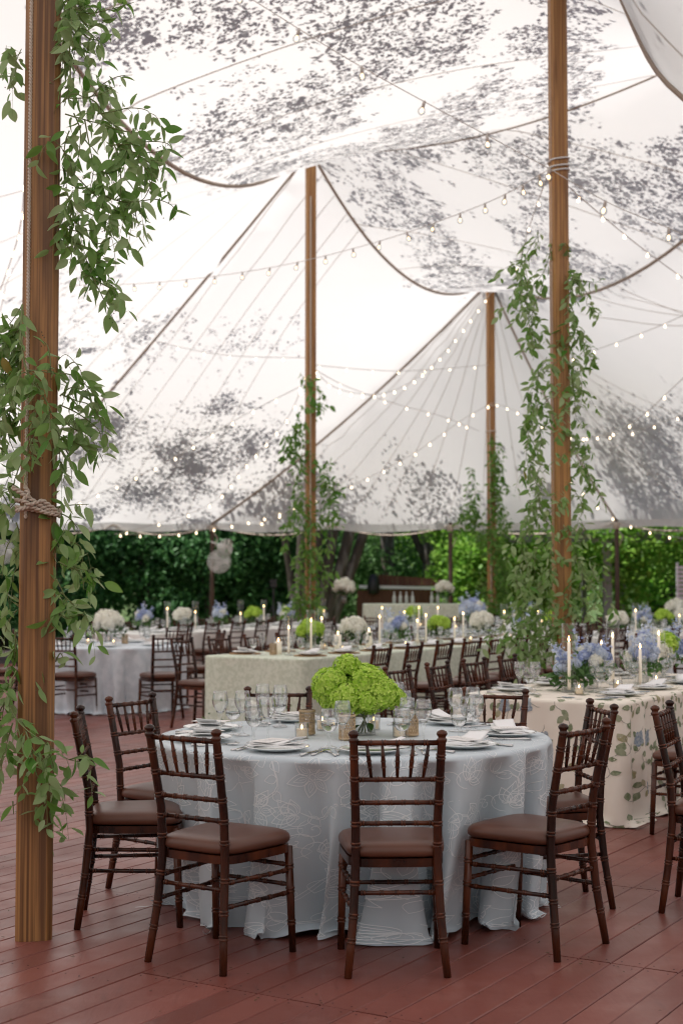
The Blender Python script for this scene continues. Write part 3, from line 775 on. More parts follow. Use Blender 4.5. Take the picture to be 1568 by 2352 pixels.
class Cloth:
    def __init__(s, per, top, folds, seed, drop=None, flare=-.01, pud=.06, sharp=2., amp=.05, center=(0,0,0)):
        s.per = per; s.n = len(per); s.top = top; s.drop = drop or top; s.flare = flare; s.pud = pud; s.amp = amp; s.sharp = sharp
        rg = random.Random(seed); L = [0]
        for i in range(s.n): L.append(L[-1] + (per[(i+1) % s.n][0]-per[i][0]).length)
        s.L = L; s.tot = L[-1]; s.c = Vector(center)
        s.f = [(max(1, round(folds*rg.uniform(.5, 1.5))), rg.uniform(0, 6.28), rg.uniform(.4, 1)) for _ in range(5)]
        s.w = [(rg.randint(2, 5), rg.uniform(0, 6.28)) for _ in range(2)]
        s.h = [(round(folds*2.3*rg.uniform(.7,1.3)), rg.uniform(0, 6.28)) for _ in range(2)]
    def frame(s, u):
        u = u % s.tot; lo, hi = 0, s.n
        while hi - lo > 1:
            m = (lo+hi)//2
            if s.L[m] <= u: lo = m
            else: hi = m
        q = (u-s.L[lo])/max(1e-9, s.L[lo+1]-s.L[lo]); a, na = s.per[lo]; b_, nb_ = s.per[(lo+1) % s.n]
        return a.lerp(b_, q), na.lerp(nb_, q).normalized()
    def at(s, u, v):
        """v: metres down the cloth from the table edge (negative: onto the top)"""
        p, n = s.frame(u)
        if v < 0:
            return s.c + Vector((p.x, p.y, 0)) + n*v*1.0 - n*.0 + Vector((0, 0, s.top + .0015*math.sin(u*9+v*14)))
        rr = .022; arc = rr*math.pi/2
        if v < arc:
            q = v/rr; return s.c + p + n*rr*math.sin(q) + Vector((0,0,s.top - rr*(1-math.cos(q))))
        d = v - arc; H_ = s.top - rr; t = min(1, d/H_); a = 2*math.pi*u/s.tot
        wv = sum(w_*math.sin(k*a + ph) for k, ph, w_ in s.f)/2.2
        fold = (abs(math.sin(wv*1.7))**(1/s.sharp))*math.copysign(1, wv) if False else wv
        fold = math.tanh(fold*2.2)*.6 + .25*fold + .14*sum(math.sin(k*a*.8 + ph*2) for k, ph in s.h)*t
        gw = .5 + .5*math.sin(s.w[0][0]*a + s.w[0][1])
        amt = s.amp*(t**.55)*(.55 + .75*gw)
        out = rr + fold*amt + s.flare*t - amt*.35
        tang = Vector((-n.y, n.x, 0)); side = amt*.8*math.sin(2*wv*1.3 + ph_(s))*t
        z = H_ - d
        if z < .035:            # the hem gathers on the deck and rolls out in lobes
            ex = .035 - z; hem = sum(math.sin(k*a + ph) for k, ph in s.h)
            lift = .018 + .016*hem*min(1, ex*25); z = max(.004, .035 - ex*.55 + max(0, lift)*min(1, ex*14)); z = max(.004, z)
            out += ex*(.35 + .45*hem*.7)
        return s.c + p + n*out + tang*side + Vector((0,0,z))
    def nrm(s, u, v, e=.006):
        a = s.at(u+e, v) - s.at(u-e, v); b_ = s.at(u, v+e) - s.at(u, v-e); n = b_.cross(a)
        if n.length < 1e-12: return Vector((0,0,1))
        n.normalize(); return n if (v < .02 and n.z > 0) or v >= .02 and n.dot(s.frame(u)[1]) > 0 else (-n if v < .02 else (-n if n.dot(s.frame(u)[1]) < 0 else n))
    def mesh(s, nu, nv, cen):
        b = MB(); vs = [-.03] + [0, .009, .018, .0275, .035] ; tail = s.drop + s.pud
        vs += [.035 + (tail-.035)*((k+1)/nv) for k in range(nv)]
        for v in vs:
            for i in range(nu): b.v.append(tuple(s.at(s.tot*i/nu, v)))
        for j in range(len(vs)-1):
            for i in range(nu):
                i2 = (i+1) % nu; b.f.append((j*nu+i, (j+1)*nu+i, (j+1)*nu+i2, j*nu+i2))
        c0 = [Vector(b.v[i]) for i in range(nu)]
        m = 8; base = 0; cc = s.c + Vector((*cen, s.top))
        prev = list(range(nu))
        for k in range(1, m):
            q = k/m; cur = []
            for i in range(nu):
                p = c0[i].lerp(cc, q); cur.append(len(b.v)); b.v.append((p.x, p.y, s.c.z + s.top + .0015*math.sin(p.x*11 + k)*math.sin(p.y*9)))
            for i in range(nu):
                i2 = (i+1) % nu; b.f.append((prev[i], prev[i2], cur[i2], cur[i]))
            prev = cur
        b.v.append(tuple(cc)); e = len(b.v)-1
        b.f += [(prev[i], prev[(i+1) % nu], e) for i in range(nu)]
        return b
def ph_(s): return s.f[0][1]
def strip(cl, b, pts, wid, off=.0016):
    """a raised thread line on a cloth; pts are (u, v)"""
    P = []; 
    for i, (u, v) in enumerate(pts):
        p = cl.at(u, v); n = cl.nrm(u, v); P.append((p, n))
    m = len(P); o = len(b.v)
    for i in range(m):
        t = P[min(i+1, m-1)][0] - P[max(i-1, 0)][0]
        if t.length < 1e-7: t = Vector((1,0,0))
        s = P[i][1].cross(t.normalized()); s = s.normalized() if s.length > 1e-6 else Vector((1,0,0))
        ww = wid/2*(.55 if i in (0, m-1) else 1); c = P[i][0] + P[i][1]*off
        b.v += [tuple(c - s*ww), tuple(c + s*ww)]
        if i: b.f.append((o+2*i-2, o+2*i-1, o+2*i+1, o+2*i))
def poly_on(cl, b, pts, off=.0015):
    """a flat printed shape: fan over (u, v) outline"""
    cu = sum(p[0] for p in pts)/len(pts); cv = sum(p[1] for p in pts)/len(pts); o = len(b.v)
    for u, v in [(cu, cv)] + list(pts): b.v.append(tuple(cl.at(u, v) + cl.nrm(u, v)*off))
    b.f += [(o, o+1+i, o+1+(i+1) % len(pts)) for i in range(len(pts))]
def rot2(p, a, c, s=1): return (c[0] + s*(p[0]*math.cos(a)-p[1]*math.sin(a)), c[1] + s*(p[0]*math.sin(a)+p[1]*math.cos(a)))
def scroll(c, a, s, turns=1.4, n=22, m=1):
    return [rot2((m*(1-k/n)**1.15*math.cos(2*math.pi*turns*k/n) - m, (1-k/n)**1.15*math.sin(2*math.pi*turns*k/n)), a, c, s) for k in range(n+1)]
def petal(c, a, s, w_=.34, n=12):
    L = []
    for k in range(n+1):
        t = k/n; x = t; y = w_*math.sin(math.pi*t**.75)*(1-.15*t); L.append(rot2((x, y), a, c, s))
    for k in range(n, -1, -1):
        t = k/n; L.append(rot2((t, -w_*math.sin(math.pi*t**.75)*(1-.15*t)), a, c, s))
    return L
def damask(cl, b, u0, u1, v0, v1, rg, wid=.0038):
    k_ = .82
    cellu, cellv = .165, .155; nu = int((u1-u0)/cellu); nv = max(1, int(round((v1-v0)/cellv)))
    for i in range(nu):
        for j in range(nv):
            c = (u0 + (i+.5 + (.5 if j % 2 else 0))*(u1-u0)/nu + rg.uniform(-.02,.02), v0 + (j+.5)*(v1-v0)/nv + rg.uniform(-.02,.02))
            a0 = rg.uniform(0, 6.28); kind = (i + 2*j) % 3
            if kind == 0:          # open flower with doubled petals and a hatched heart
                for k in range(6):
                    a = a0 + k*math.pi/3; s = .078*rg.uniform(.85,1.15)
                    strip(cl, b, petal(rot2((.016,0), a, c), a, s, .33), wid); strip(cl, b, petal(rot2((.024,0), a, c), a, s*.62, .24, 8), wid*.7)
                    strip(cl, b, [rot2((.03+.006*q,0), a, c) for q in range(5)], wid*.6)
                strip(cl, b, [rot2((.013*math.cos(q*.7), .013*math.sin(q*.7)), 0, c) for q in range(10)], wid)
            elif kind == 1:        # tulip-like bud in leaves
                a = a0
                for da, s in ((0,.11),(.55,.095),(-.55,.095),(1.1,.07),(-1.1,.07)):
                    strip(cl, b, petal(c, a+da, s, .26), wid)
                for q in range(6): strip(cl, b, [rot2((.02+.012*q, -.018+.003*q), a, c), rot2((.026+.012*q, 0), a, c), rot2((.02+.012*q, .018-.003*q), a, c)], wid*.6)
                strip(cl, b, scroll(rot2((-.03,.02), a, c), a+2.2, .045), wid); strip(cl, b, scroll(rot2((-.03,-.02), a, c), a-2.2, .045, m=-1), wid)
            else:                  # trailing scrolls and small leaves
                st = [rot2((-.14+.028*q, .035*math.sin(q*.75)), a0, c) for q in range(11)]
                strip(cl, b, st, wid); strip(cl, b, [(x+.006, y+.007) for x, y in st], wid*.7)
                for q in (1, 3, 5, 7, 9):
                    strip(cl, b, petal(st[q], a0 + (1.0 if q % 4 == 1 else -1.0), .055, .36, 8), wid*.85)
                strip(cl, b, scroll(st[-1], a0+.8, .04), wid); strip(cl, b, scroll(st[0], a0+3.5, .036, m=-1), wid)
            # connecting tendril
            a = rg.uniform(0, 6.28)
            strip(cl, b, [rot2((.09+.012*q, .03*math.sin(q*.8)), a, c) for q in range(9)], wid*.8)
def legs(t, pts, h, m):
    for x, y in pts:
        b = MB(); b.tube([(x,y,0),(x,y,h)], .014, 8); link('leg', b, m, t)
def round_table(x, y, r, mt_, lab, cl_lab, seed, detail=240, group=None, pud=.06, folds=15, amp=.05, top=.762, flare=-.03):
    t = thing('round_table', (x, y, 0), 0, lab, 'table', group)
    b = MB(); b.lathe([(0, .735),(r, .735),(r, .757),(0, .757)], 48); link('tabletop', b, MT['board_brown'], t)
    legs(t, [(-.3,-.3),(.3,-.3),(.3,.3),(-.3,.3)], .735, MT['black'])
    cl = Cloth(perimeter_round(r+.004, 180), top, folds, seed, pud=pud, amp=amp, flare=flare)
    ct = thing('tablecloth', (x, y, 0), 0, cl_lab, 'tablecloth', group and group.replace('tables', 'tablecloths'))
    link('cloth', cl.mesh(detail, 26 if detail > 150 else 14, (0, 0)), mt_, ct, smooth=True)
    return t, ct, cl
def long_table(x, y, l, w_, mt_, lab, cl_lab, seed, step=.03, az=AZ, nv=22, amp=.035, folds=18, pud=.04):
    t = thing('long_table', (x, y, 0), -az, lab, 'table')
    b = MB(); b.box((-w_/2+.02, .02, .735), (w_/2-.02, l-.02, .757)); link('tabletop', b, MT['board_brown'], t)
    legs(t, [(-w_/2+.12,.15),(w_/2-.12,.15),(w_/2-.12,l-.15),(-w_/2+.12,l-.15)], .735, MT['black'])
    cl = Cloth(perimeter_rect(w_, l, .05, .05), .762, folds, seed, pud=pud, amp=amp, flare=.008)
    ct = thing('tablecloth', (x, y, 0), -az, cl_lab, 'tablecloth')
    link('cloth', cl.mesh(int(cl.tot/step), nv, (0, l/2)), mt_, ct, smooth=True)
    return t, ct, cl
T1C = Vector((.055, 6.85, 0)); T1R = .915
t1, c1, cl1 = round_table(T1C.x, T1C.y, T1R, MT['linen1'], 'round table in the foreground, hidden under its pale blue cloth', 'pale blue damask tablecloth with woven flowers on the nearest round table', 11, 420, pud=.045, folds=21, amp=.150, flare=-.08)
rg = random.Random(4); b = MB(); damask(cl1, b, 0, cl1.tot, .015, .80, rg)
tag(link('woven_flowers', b, MT['damask'], c1), kind='stuff')
b = MB(); damask(cl1, b, 0, cl1.tot, -.30, -.02, rg, .0022); tag(link('woven_flowers_on_top', b, MT['damask'], c1), kind='stuff')
# floral table
T2 = Vector((1.22, 9.05, 0)); t2, c2, cl2 = long_table(T2.x, T2.y, 2.95, 1.16, MT['linen2'], 'long table at the right under the ivory floral cloth', 'ivory tablecloth printed with blue flowers and green leaves on the right hand table', 23, .025, amp=.03, folds=26, pud=.07)
bl = {k: MB() for k in ('print_leaf', 'print_olive', 'print_blue', 'print_stem')}
def leafshape(c, a, s, w_=.3): return [rot2((x, y*w_/.3), a, c, s) for x, y in ((0,0),(.25,.22),(.5,.3),(.78,.2),(1,0),(.78,-.2),(.5,-.3),(.25,-.22))]
rg = random.Random(8)
uv = []
lo = cl2.tot
for i in range(int(lo/.185)):
    for j in range(5):
        uv.append((i*.185 + (.09 if j % 2 else 0) + rg.uniform(-.035,.035), .06 + j*.175 + rg.uniform(-.03,.03), i, j))
for i in range(26): uv += [(i*.47, -.18, i, 9), (i*.47+.2, -.42, i, 8)]
for (u, v, i, j) in uv:
    if v > .80: continue
    a = rg.uniform(0, 6.28); kind = rg.random()
    st = [rot2((-.09+.02*q, .022*math.sin(q*.9)), a, (u, v)) for q in range(10)]
    strip(cl2, bl['print_stem'], st, .0035, .0012)
    if kind < .30:
        for k in range(11):
            q = k*2.4; rr = .010*math.sqrt(k); c = (u + rr*math.cos(q), v + rr*math.sin(q)*1.3)
            poly_on(cl2, bl['print_blue'], [rot2((.017*math.cos(m_*.9), .017*math.sin(m_*.9)), 0, c) for m_ in range(7)], .0018 + .0002*k)
        for k in range(3): poly_on(cl2, bl['print_leaf'], leafshape(st[2*k+1], a + (1.2 if k % 2 else -1.2), .055))
    elif kind < .8:
        for k in range(5): poly_on(cl2, bl['print_leaf' if rg.random() < .82 else 'print_olive'], leafshape(st[2*k] if k < 4 else st[9], a + (0 if k == 4 else (.9 if k % 2 else -.9)) + rg.uniform(-.3,.3), rg.uniform(.045,.07), .32), .0015)
    else:
        for k in range(5): poly_on(cl2, bl['print_olive'], leafshape(st[9], a + k*1.256, .034, .5), .0015)
        for k in (2, 5): poly_on(cl2, bl['print_leaf'], leafshape(st[k], a + (.9 if k == 2 else -.9), .05))
for k, b in bl.items():
    tag(link({'print_leaf':'printed_leaves','print_olive':'printed_olive_leaves','print_blue':'printed_flowers','print_stem':'printed_stems'}[k], b, MT[k], c2), kind='stuff')
T3 = Vector((-.875, 14.28, 0)); t3, c3, cl3 = long_table(T3.x, T3.y, 8.2, 1.2, MT['sage'], 'long banquet table at the middle under the sage green cloth', 'sage green textured tablecloth on the long middle table', 31, .05)
T4 = Vector((-2.8, 17.2, 0)); t4, c4, cl4 = round_table(T4.x, T4.y, .915, MT['grey_linen'], 'round table behind the thick pole, under a grey cloth', 'crumpled grey blue tablecloth on the round table at the left', 41, 200, amp=.07)
T5 = Vector((-3.3, 21.3, 0)); long_table(T5.x, T5.y, 6, 1.1, MT['white_linen'], 'far long table at the left beyond the grey round one', 'off white tablecloth on the far left long table', 51, .08, nv=10)
T6 = Vector((4.2, 15.2, 0)); round_table(T6.x, T6.y, .915, MT['grey_linen'], 'round table at the right edge behind the floral table', 'grey blue tablecloth on the round table at the right edge', 61, 160)
T7 = Vector((1.25, 24.6, 0)); round_table(T7.x, T7.y, .915, MT['grey_linen'], 'far round table between the two central poles', 'grey tablecloth on the far round table between the central poles', 71, 100)
T8 = Vector((.15, 24.2, 0)); 
T9 = Vector((3.6, 19.6, 0)); long_table(T9.x, T9.y, 7, 1.15, MT['white_linen'], 'far long table at the right with white and blue flowers', 'white tablecloth on the far right long table', 91, .08, nv=10)
T10 = Vector((6.0, 25.6, 0)); round_table(T10.x, T10.y, .915, MT['white_linen'], 'farthest round table at the right rear', 'white tablecloth on the farthest round table at the right rear', 95, 100)
T11 = Vector((3.6, 26.6, 0)); round_table(T11.x, T11.y, .915, MT['white_linen'], 'far round table right behind the vine clad pole', 'white tablecloth on the round table behind the vine clad pole', 97, 100)
for i in range(8):
    p = T5 + n2*.82 + u2*(.5+.68*i); chair_at(p.x, p.y, -n2.x, -n2.y, f'{ords[i]} blurred chair from the near end along the right side of the far left table', 'chairs at the far left long table')
for i in range(8):
    p = T5 - n2*.82 + u2*(.5+.68*i); chair_at(p.x, p.y, n2.x, n2.y, f'{ords[i]} blurred chair from the near end along the left side of the far left table', 'chairs at the far left long table')
for i in range(9):
    p = T9 - n2*.86 + u2*(.4+.72*i); chair_at(p.x, p.y, n2.x, n2.y, f'{ords[i]} blurred chair from the near end along the left side of the far right table', 'chairs at the far right long table')
for i in range(9):
    p = T9 + n2*.86 + u2*(.4+.72*i); chair_at(p.x, p.y, -n2.x, -n2.y, f'{ords[i]} blurred chair from the near end along the right side of the far right table', 'chairs at the far right long table')
p = T9 - u2*.42; chair_at(p.x-.3, p.y, u2.x, u2.y, 'blurred chair at the near end of the far right table, left one', 'chairs at the far right long table'); chair_at(p.x+.28, p.y-.12, u2.x, u2.y, 'blurred chair at the near end of the far right table, right one', 'chairs at the far right long table')
for T, nm in ((T6, 'round table at the right edge'), (T7, 'far round table between the central poles'), (T11, 'round table behind the vine clad pole'), (T10, 'farthest round table at the right rear')):
    for k, wh in enumerate(('front left', 'front right', 'right', 'rear right', 'rear left', 'left')):
        if T is T6 and wh == 'x': pass
        ring_chairs(T.x, T.y, .915, [([235, 300, 0, 55, 120, 180][k], f'blurred chair at the {wh} of the {nm}')], '', 'chairs at the ' + nm)
# ------------------------------------------------------------- tableware prototypes
def proto_goblet(name, prof, n=20, water=None):
    t = thing(name); b = MB(); b.lathe(prof, n); link('bowl_and_stem', b, MT['glass'], t, smooth=True)
    if water:
        b = MB(); b.lathe(water, 16); link('water', b, MT['drink'], t, smooth=True)
    return t
def goblet_prof(h, rb, rf, stem, rt):
    """outer then inner wall: foot, stem, bowl, rim"""
    o = [(0, 0), (rf, .001), (rf, .003), (rf*.45, .008), (.0055, .016), (.0042, stem*.55), (.0055, stem-.008), (.012, stem)]
    for k in range(1, 9):
        q = k/8; o.append((rb*math.sin(min(1, q*1.55)*math.pi/2) if q < .62 else rb + (rt-rb)*(q-.62)/.38, stem + (h-stem)*q**1.05))
    return o + [(o[-1][0]-.0012, h-.0003)] + [(max(.001, r-.0022), z+.0012) for r, z in reversed(o[8:-1])] + [(0, stem+.006)]
GOB = proto_goblet('water_goblet', goblet_prof(.172, .040, .035, .062, .034), water=[(0,.0705),(.012,.0715),(.024,.0775),(.0322,.0885),(.0360,.1),(.0365,.108),(0,.108)])
WIN = proto_goblet('wine_glass', goblet_prof(.212, .039, .036, .095, .031), water=[(0,.108),(.018,.112),(.02,.116),(0,.116)])
def glass_at(pr, p, lab, group): place(pr, p, random.uniform(0, 6), lab, 'glass', group)
# plate with a folded napkin and a menu card lying on it
PL = thing('dinner_plate'); b = MB()
b.lathe([(0,.003),(.075,.002),(.09,.004),(.135,.017),(.139,.019),(.138,.022),(.132,.0205),(.092,.0085),(.085,.007),(0,.007)], 40); link('plate', b, MT['china'], PL, smooth=True)
b = MB(); b.lathe([(.098,.0125),(.101,.0137),(.104,.0147)], 40); link('rim_line', b, MT['greypaint'], PL, smooth=True)
def cloth_sheet(b, w_, l, z, th, M=None, nx=10, ny=8, wob=.003, sd=0, lift=0):
    top = []
    for j in range(ny+1):
        for i in range(nx+1):
            x = w_*(i/nx-.5); y = l*(j/ny-.5); h = z + th + wob*math.sin(x*40+sd)*math.cos(y*31+sd*2) + lift*max(0, i/nx-.55)**1.5
            top.append((x, y, h))
    vs = top + [(x, y, h-th) for x, y, h in top]; N = (nx+1)*(ny+1); fs = []
    for j in range(ny):
        for i in range(nx):
            a = j*(nx+1)+i; fs += [(a, a+1, a+nx+2, a+nx+1), (a+N+nx+1, a+N+nx+2, a+N+1, a+N)]
    bd = [i for i in range(nx+1)] + [(j)*(nx+1)+nx for j in range(1, ny+1)] + [ny*(nx+1)+i for i in range(nx-1, -1, -1)] + [j*(nx+1) for j in range(ny-1, 0, -1)]
    for k in range(len(bd)): a, c = bd[k], bd[(k+1) % len(bd)]; fs.append((a+N, c+N, c, a))
    b.add(vs, fs, M)
NK = thing('napkin'); b = MB()
cloth_sheet(b, .235, .115, .000, .005, Matrix.Rotation(.1, 4, 'Z')); cloth_sheet(b, .225, .108, .0055, .005, Matrix.Rotation(.12, 4, 'Z') @ Matrix.Translation((.004,.002,0)), sd=2, lift=.05)
cloth_sheet(b, .205, .10, .011, .005, Matrix.Rotation(.05, 4, 'Z') @ Matrix.Translation((.012,.0,0)), sd=4, lift=.09)
link('folded_cloth', b, MT['napkin'], NK, smooth=True)
CARD = thing('menu_card'); b = MB(); b.box((-.052,-.085,0),(.052,.085,.0012)); link('card', b, MT['card'], CARD)
b = MB()
for k in range(9):
    w_ = .016 + .02*((k*7) % 5)/5; b.box((-w_,.055-.014*k,.00125),(w_,.0565-.014*k,.0014))
link('printed_lines', b, MT['greypaint'], CARD)
def fork():
    t = thing('fork'); b = MB(); b.tube([(0,-.095,.003),(0,-.04,.003),(0,.03,.004)], [.0065,.0035,.0028], 6)
    for k in range(4): b.tube([(0,.03,.004),((k-1.5)*.0055,.045,.006),((k-1.5)*.0055,.07,.006),((k-1.5)*.005,.095,.003)], [.003,.0018,.0015,.001], 5)
    link('fork_body', b, MT['steel'], t, smooth=True); return t
def knife():
    t = thing('knife'); b = MB(); b.tube([(0,-.115,.004),(0,-.06,.004),(0,-.01,.004)], [.006,.0055,.004], 6); link('handle', b, MT['steel'], t, smooth=True)
    b = MB(); b.box((-.008,-.01,.0025),(.007,.095,.0045)); b.tube([(0,.095,.0035),(-.001,.118,.0035)], [.008,.0015], 6); link('blade', b, MT['steel'], t); return t
def spoon():
    t = thing('spoon'); b = MB(); b.tube([(0,-.09,.003),(0,-.03,.003),(0,.045,.005)], [.006,.0035,.003], 6)
    b.add([(.019*math.cos(q*.523), .07+.029*math.sin(q*.523), .007) for q in range(12)] + [(0,.07,.0015)], [(q, (q+1) % 12, 12) for q in range(12)])
    link('spoon_body', b, MT['steel'], t, smooth=True); return t
FK, KN, SPN = fork(), knife(), spoon()
TOP = .7645
def setting(c, ang, rad, tab, where, gl=True, cutlery=True, jit=.02, seed=0, lift=0):
    """one place setting; ang: direction from the table centre to the sitter, radians"""
    rg = random.Random(seed); f = Vector((-math.cos(ang), -math.sin(ang), 0)); r = Vector((f.y, -f.x, 0)); o = Vector((*c[:2], 0)) - f*rad
    rz = math.atan2(-f.x, f.y); g = tab
    P = lambda x, y, z=TOP: tuple((o + r*(x+rg.uniform(-jit, jit)*.4) + f*(y+rg.uniform(-jit, jit)*.4)).to_3d()[:2]) + (z,)
    place(PL, P(0,0), rz, f'white dinner plate {where}', 'plate', 'plates on ' + g)
    place(NK, P(.01,0,TOP+.0235), rz + rg.uniform(-.3,.3), f'folded white napkin on the plate {where}', 'napkin', 'napkins on ' + g)
    if cutlery:
        place(CARD, P(-.03,0,TOP+.0425), rz + rg.uniform(-.25,.25), f'small menu card on the napkin {where}', 'card', 'menu cards on ' + g)
        place(FK, P(-.175,0), rz+rg.uniform(-.12,.12), f'outer dinner fork left of the plate {where}', 'fork', 'cutlery on ' + g)
        place(FK, P(-.205+.055,.01), rz+rg.uniform(-.12,.12), f'inner fork left of the plate {where}', 'fork', 'cutlery on ' + g)
        place(KN, P(.175,0), rz+rg.uniform(-.12,.12), f'knife right of the plate {where}', 'knife', 'cutlery on ' + g)
        place(SPN, P(.205,0), rz+rg.uniform(-.12,.12), f'spoon right of the plate {where}', 'spoon', 'cutlery on ' + g)
    if gl:
        glass_at(GOB, P(.16,.19), f'stemmed water goblet by the plate {where}', 'glasses on ' + g)
        glass_at(WIN, P(.235,.155), f'taller wine glass by the plate {where}', 'glasses on ' + g)
        if gl > 1: glass_at(WIN, P(.19,.25), f'inner wine glass by the plate {where}', 'glasses on ' + g)
S1 = [((-.604,5.575),'at the front left seat'), ((.212,5.445),'at the front middle seat'), ((.97,5.82),'at the front right seat'), ((1.21,6.78),'at the right hand seat'),
      ((-1.155,6.39),'at the left hand seat'), ((-1.04,7.2),'at the rear left seat'), ((-.34,7.74),'at the rear middle seat'), ((.81,7.62),'at the rear right seat')]
for i, ((x, y), wh) in enumerate(S1):
    a = math.atan2(y - T1C.y, x - T1C.x); setting(T1C, a, .735, 'the nearest round table', wh + ' of the blue table', 1 if i in (0,2) else 2, True, seed=i)

# ------------------------------------------------------------- candles, vases, flowers
def candle_votive(r=.026, h=.060, lit=True):
    t = thing('votive_candle'); b = MB(); b.lathe([(0,0),(r+.006,0),(r+.006,h+.012),(r+.004,h+.012),(r+.004,.004),(0,.004)], 20); link('glass_cup', b, MT['glass'], t, smooth=True)
    b = MB(); b.lathe([(0,.005),(r,.005),(r,h-.016),(0,h-.018)], 18); link('wax', b, MT['glow_wax'], t, smooth=True)
    b = MB(); b.lathe([(0,h-.018),(.0045,h-.011),(.0035,h-.003),(0,h+.006)], 8); link('flame', b, MT['flame'], t, smooth=True); return t
def taper(h, holder=.03):
    t = thing('taper_candle'); b = MB(); b.lathe([(0,0),(.035,0),(.035,.004),(.012,.012),(.013,holder),(0,holder)], 14); link('holder', b, MT['glass'], t, smooth=True)
    b = MB(); b.lathe([(0,holder*.5),(.0115,holder*.5),(.0105,h),(.004,h+.004),(0,h+.004)], 12); link('candle', b, MT['wax'], t, smooth=True)
    b = MB(); b.lathe([(0,h+.006),(.0055,h+.014),(.0065,h+.020),(.004,h+.034),(0,h+.046)], 8); link('flame', b, MT['flame'], t, smooth=True); return t
def pillar(h, r=.036):
    t = thing('pillar_candle'); b = MB(); b.lathe([(0,0),(r,0),(r,h-.004),(r-.004,h),(r-.012,h-.006),(0,h-.007)], 20); link('wax', b, MT['wax'], t, smooth=True)
    b = MB(); b.lathe([(0,h-.005),(.006,h+.008),(.005,h+.022),(0,h+.04)], 8); link('flame', b, MT['flame'], t, smooth=True)
    b = MB(); b.lathe([(r+.014,0),(r+.016,0),(r+.016,h+.05),(r+.014,h+.05)], 20); link('glass_sleeve', b, MT['glass_thin'], t, smooth=True); return t
def hurricane(h, r=.05):
    t = thing('glass_hurricane'); b = MB(); b.lathe([(0,.002),(r,.002),(r,h),(r-.0015,h)], 24); link('cylinder', b, MT['glass_thin'], t, smooth=True); return t
def cane_votive():
    t = thing('cane_wrapped_votive'); r, h = .037, .115; b = MB()
    for k in range(20):
        for s in (-1, 1):
            pts = [(r*math.cos(2*math.pi*k/20 + s*.9*j/10), r*math.sin(2*math.pi*k/20 + s*.9*j/10), .012 + (h-.024)*j/10) for j in range(11)]
            b.tube(pts, .0013, 4, cap=False)
    for k in range(28): q = 2*math.pi*k/28; b.tube([(r*1.01*math.cos(q), r*1.01*math.sin(q), .012), (r*1.01*math.cos(q), r*1.01*math.sin(q), h-.012)], .0011, 4, cap=False)
    for z in (.02,.035,.05,.065,.08,.095): b.tube([(r*math.cos(2*math.pi*k/24), r*math.sin(2*math.pi*k/24), z) for k in range(25)], .0012, 4, cap=False)
    link('woven_cane', b, MT['rattan'], t)
    b = MB()
    for z in (.003, h-.008): b.lathe([(r-.001,z),(r+.003,z),(r+.003,z+.011),(r-.001,z+.011)], 24)
    link('cane_band', b, MT['rattan'], t, smooth=True)
    b = MB(); b.lathe([(0,.001),(r-.003,.001),(r-.003,h),(r-.005,h),(r-.005,.004),(0,.004)], 24); link('glass_cup', b, MT['glass'], t, smooth=True)
    b = MB(); b.lathe([(0,.005),(.026,.005),(.026,.045),(0,.045)], 14); link('wax', b, MT['glow_wax'], t); return t
VOT, VOT2, CANE = candle_votive(), candle_votive(.026, .06), cane_votive()
TAP1, TAP2, TAP3 = taper(.26), taper(.33), taper(.22); PIL1, PIL2 = pillar(.13), pillar(.18); HUR1, HUR2 = hurricane(.46, .048), hurricane(.36, .042)
def floret_head(r, n, size, seed, squash=.92, low=False):
    """one hydrangea head: four-petalled florets set all over a dome"""
    rg_ = np.random.default_rng(seed); V = []; F = []
    for i in range(n):
        z = 1 - 1.75*(i+.5)/n; q = i*2.39996 + rg_.uniform(-.2,.2); s = math.sqrt(max(0, 1-z*z)); d = np.array([s*math.cos(q), s*math.sin(q), z*squash])
        rr = r*(1 + rg_.uniform(-.09,.07) + .05*math.sin(5*q)*s); p = d*rr; nrm = d/np.linalg.norm(d) + rg_.normal(size=3)*.22; nrm /= np.linalg.norm(nrm)
        a = np.cross(nrm, [.3,.2,.9]); a /= np.linalg.norm(a); b_ = np.cross(nrm, a); ph = rg_.uniform(0, 1.57); sz = size*rg_.uniform(.75, 1.2)
        for k in range(4):
            e = ph + k*math.pi/2; dr = a*math.cos(e) + b_*math.sin(e); sd = -a*math.sin(e) + b_*math.cos(e); o = len(V); cup = rg_.uniform(.05,.35)
            V += [p, p + dr*sz*.55 + sd*sz*.42 + nrm*sz*cup, p + dr*sz + nrm*sz*cup*.6, p + dr*sz*.55 - sd*sz*.42 + nrm*sz*cup]
            F += [(o, o+1, o+2), (o, o+2, o+3)]
    o = len(V); K = 12; rs = [(0,-.62),(.5,-.5),(.8,-.1),(.82,.25),(.6,.55),(.3,.70),(0,.74)]
    for a_, z_ in rs:
        for q in range(K): V.append(np.array([a_*r*math.cos(6.2832*q/K), a_*r*math.sin(6.2832*q/K), z_*r]))
    for i in range(len(rs)-1):
        for q in range(K): F += [(o+i*K+q, o+i*K+(q+1)%K, o+(i+1)*K+q), (o+i*K+(q+1)%K, o+(i+1)*K+(q+1)%K, o+(i+1)*K+q)]
    return np_mesh('flower_head', np.array(V), np.array(F), 3)
HD_N = [floret_head(1, 260, .19, k) for k in range(3)]            # near (scaled by object)
HD_F = [floret_head(1, 110, .27, 10+k) for k in range(3)]
CORE = MB(); CORE.lathe([(0,-.8),(.6,-.6),(.86,0),(.7,.5),(.4,.72),(0,.8)], 10); COREM = CORE.mesh('flower_core', True)
_hc = {}
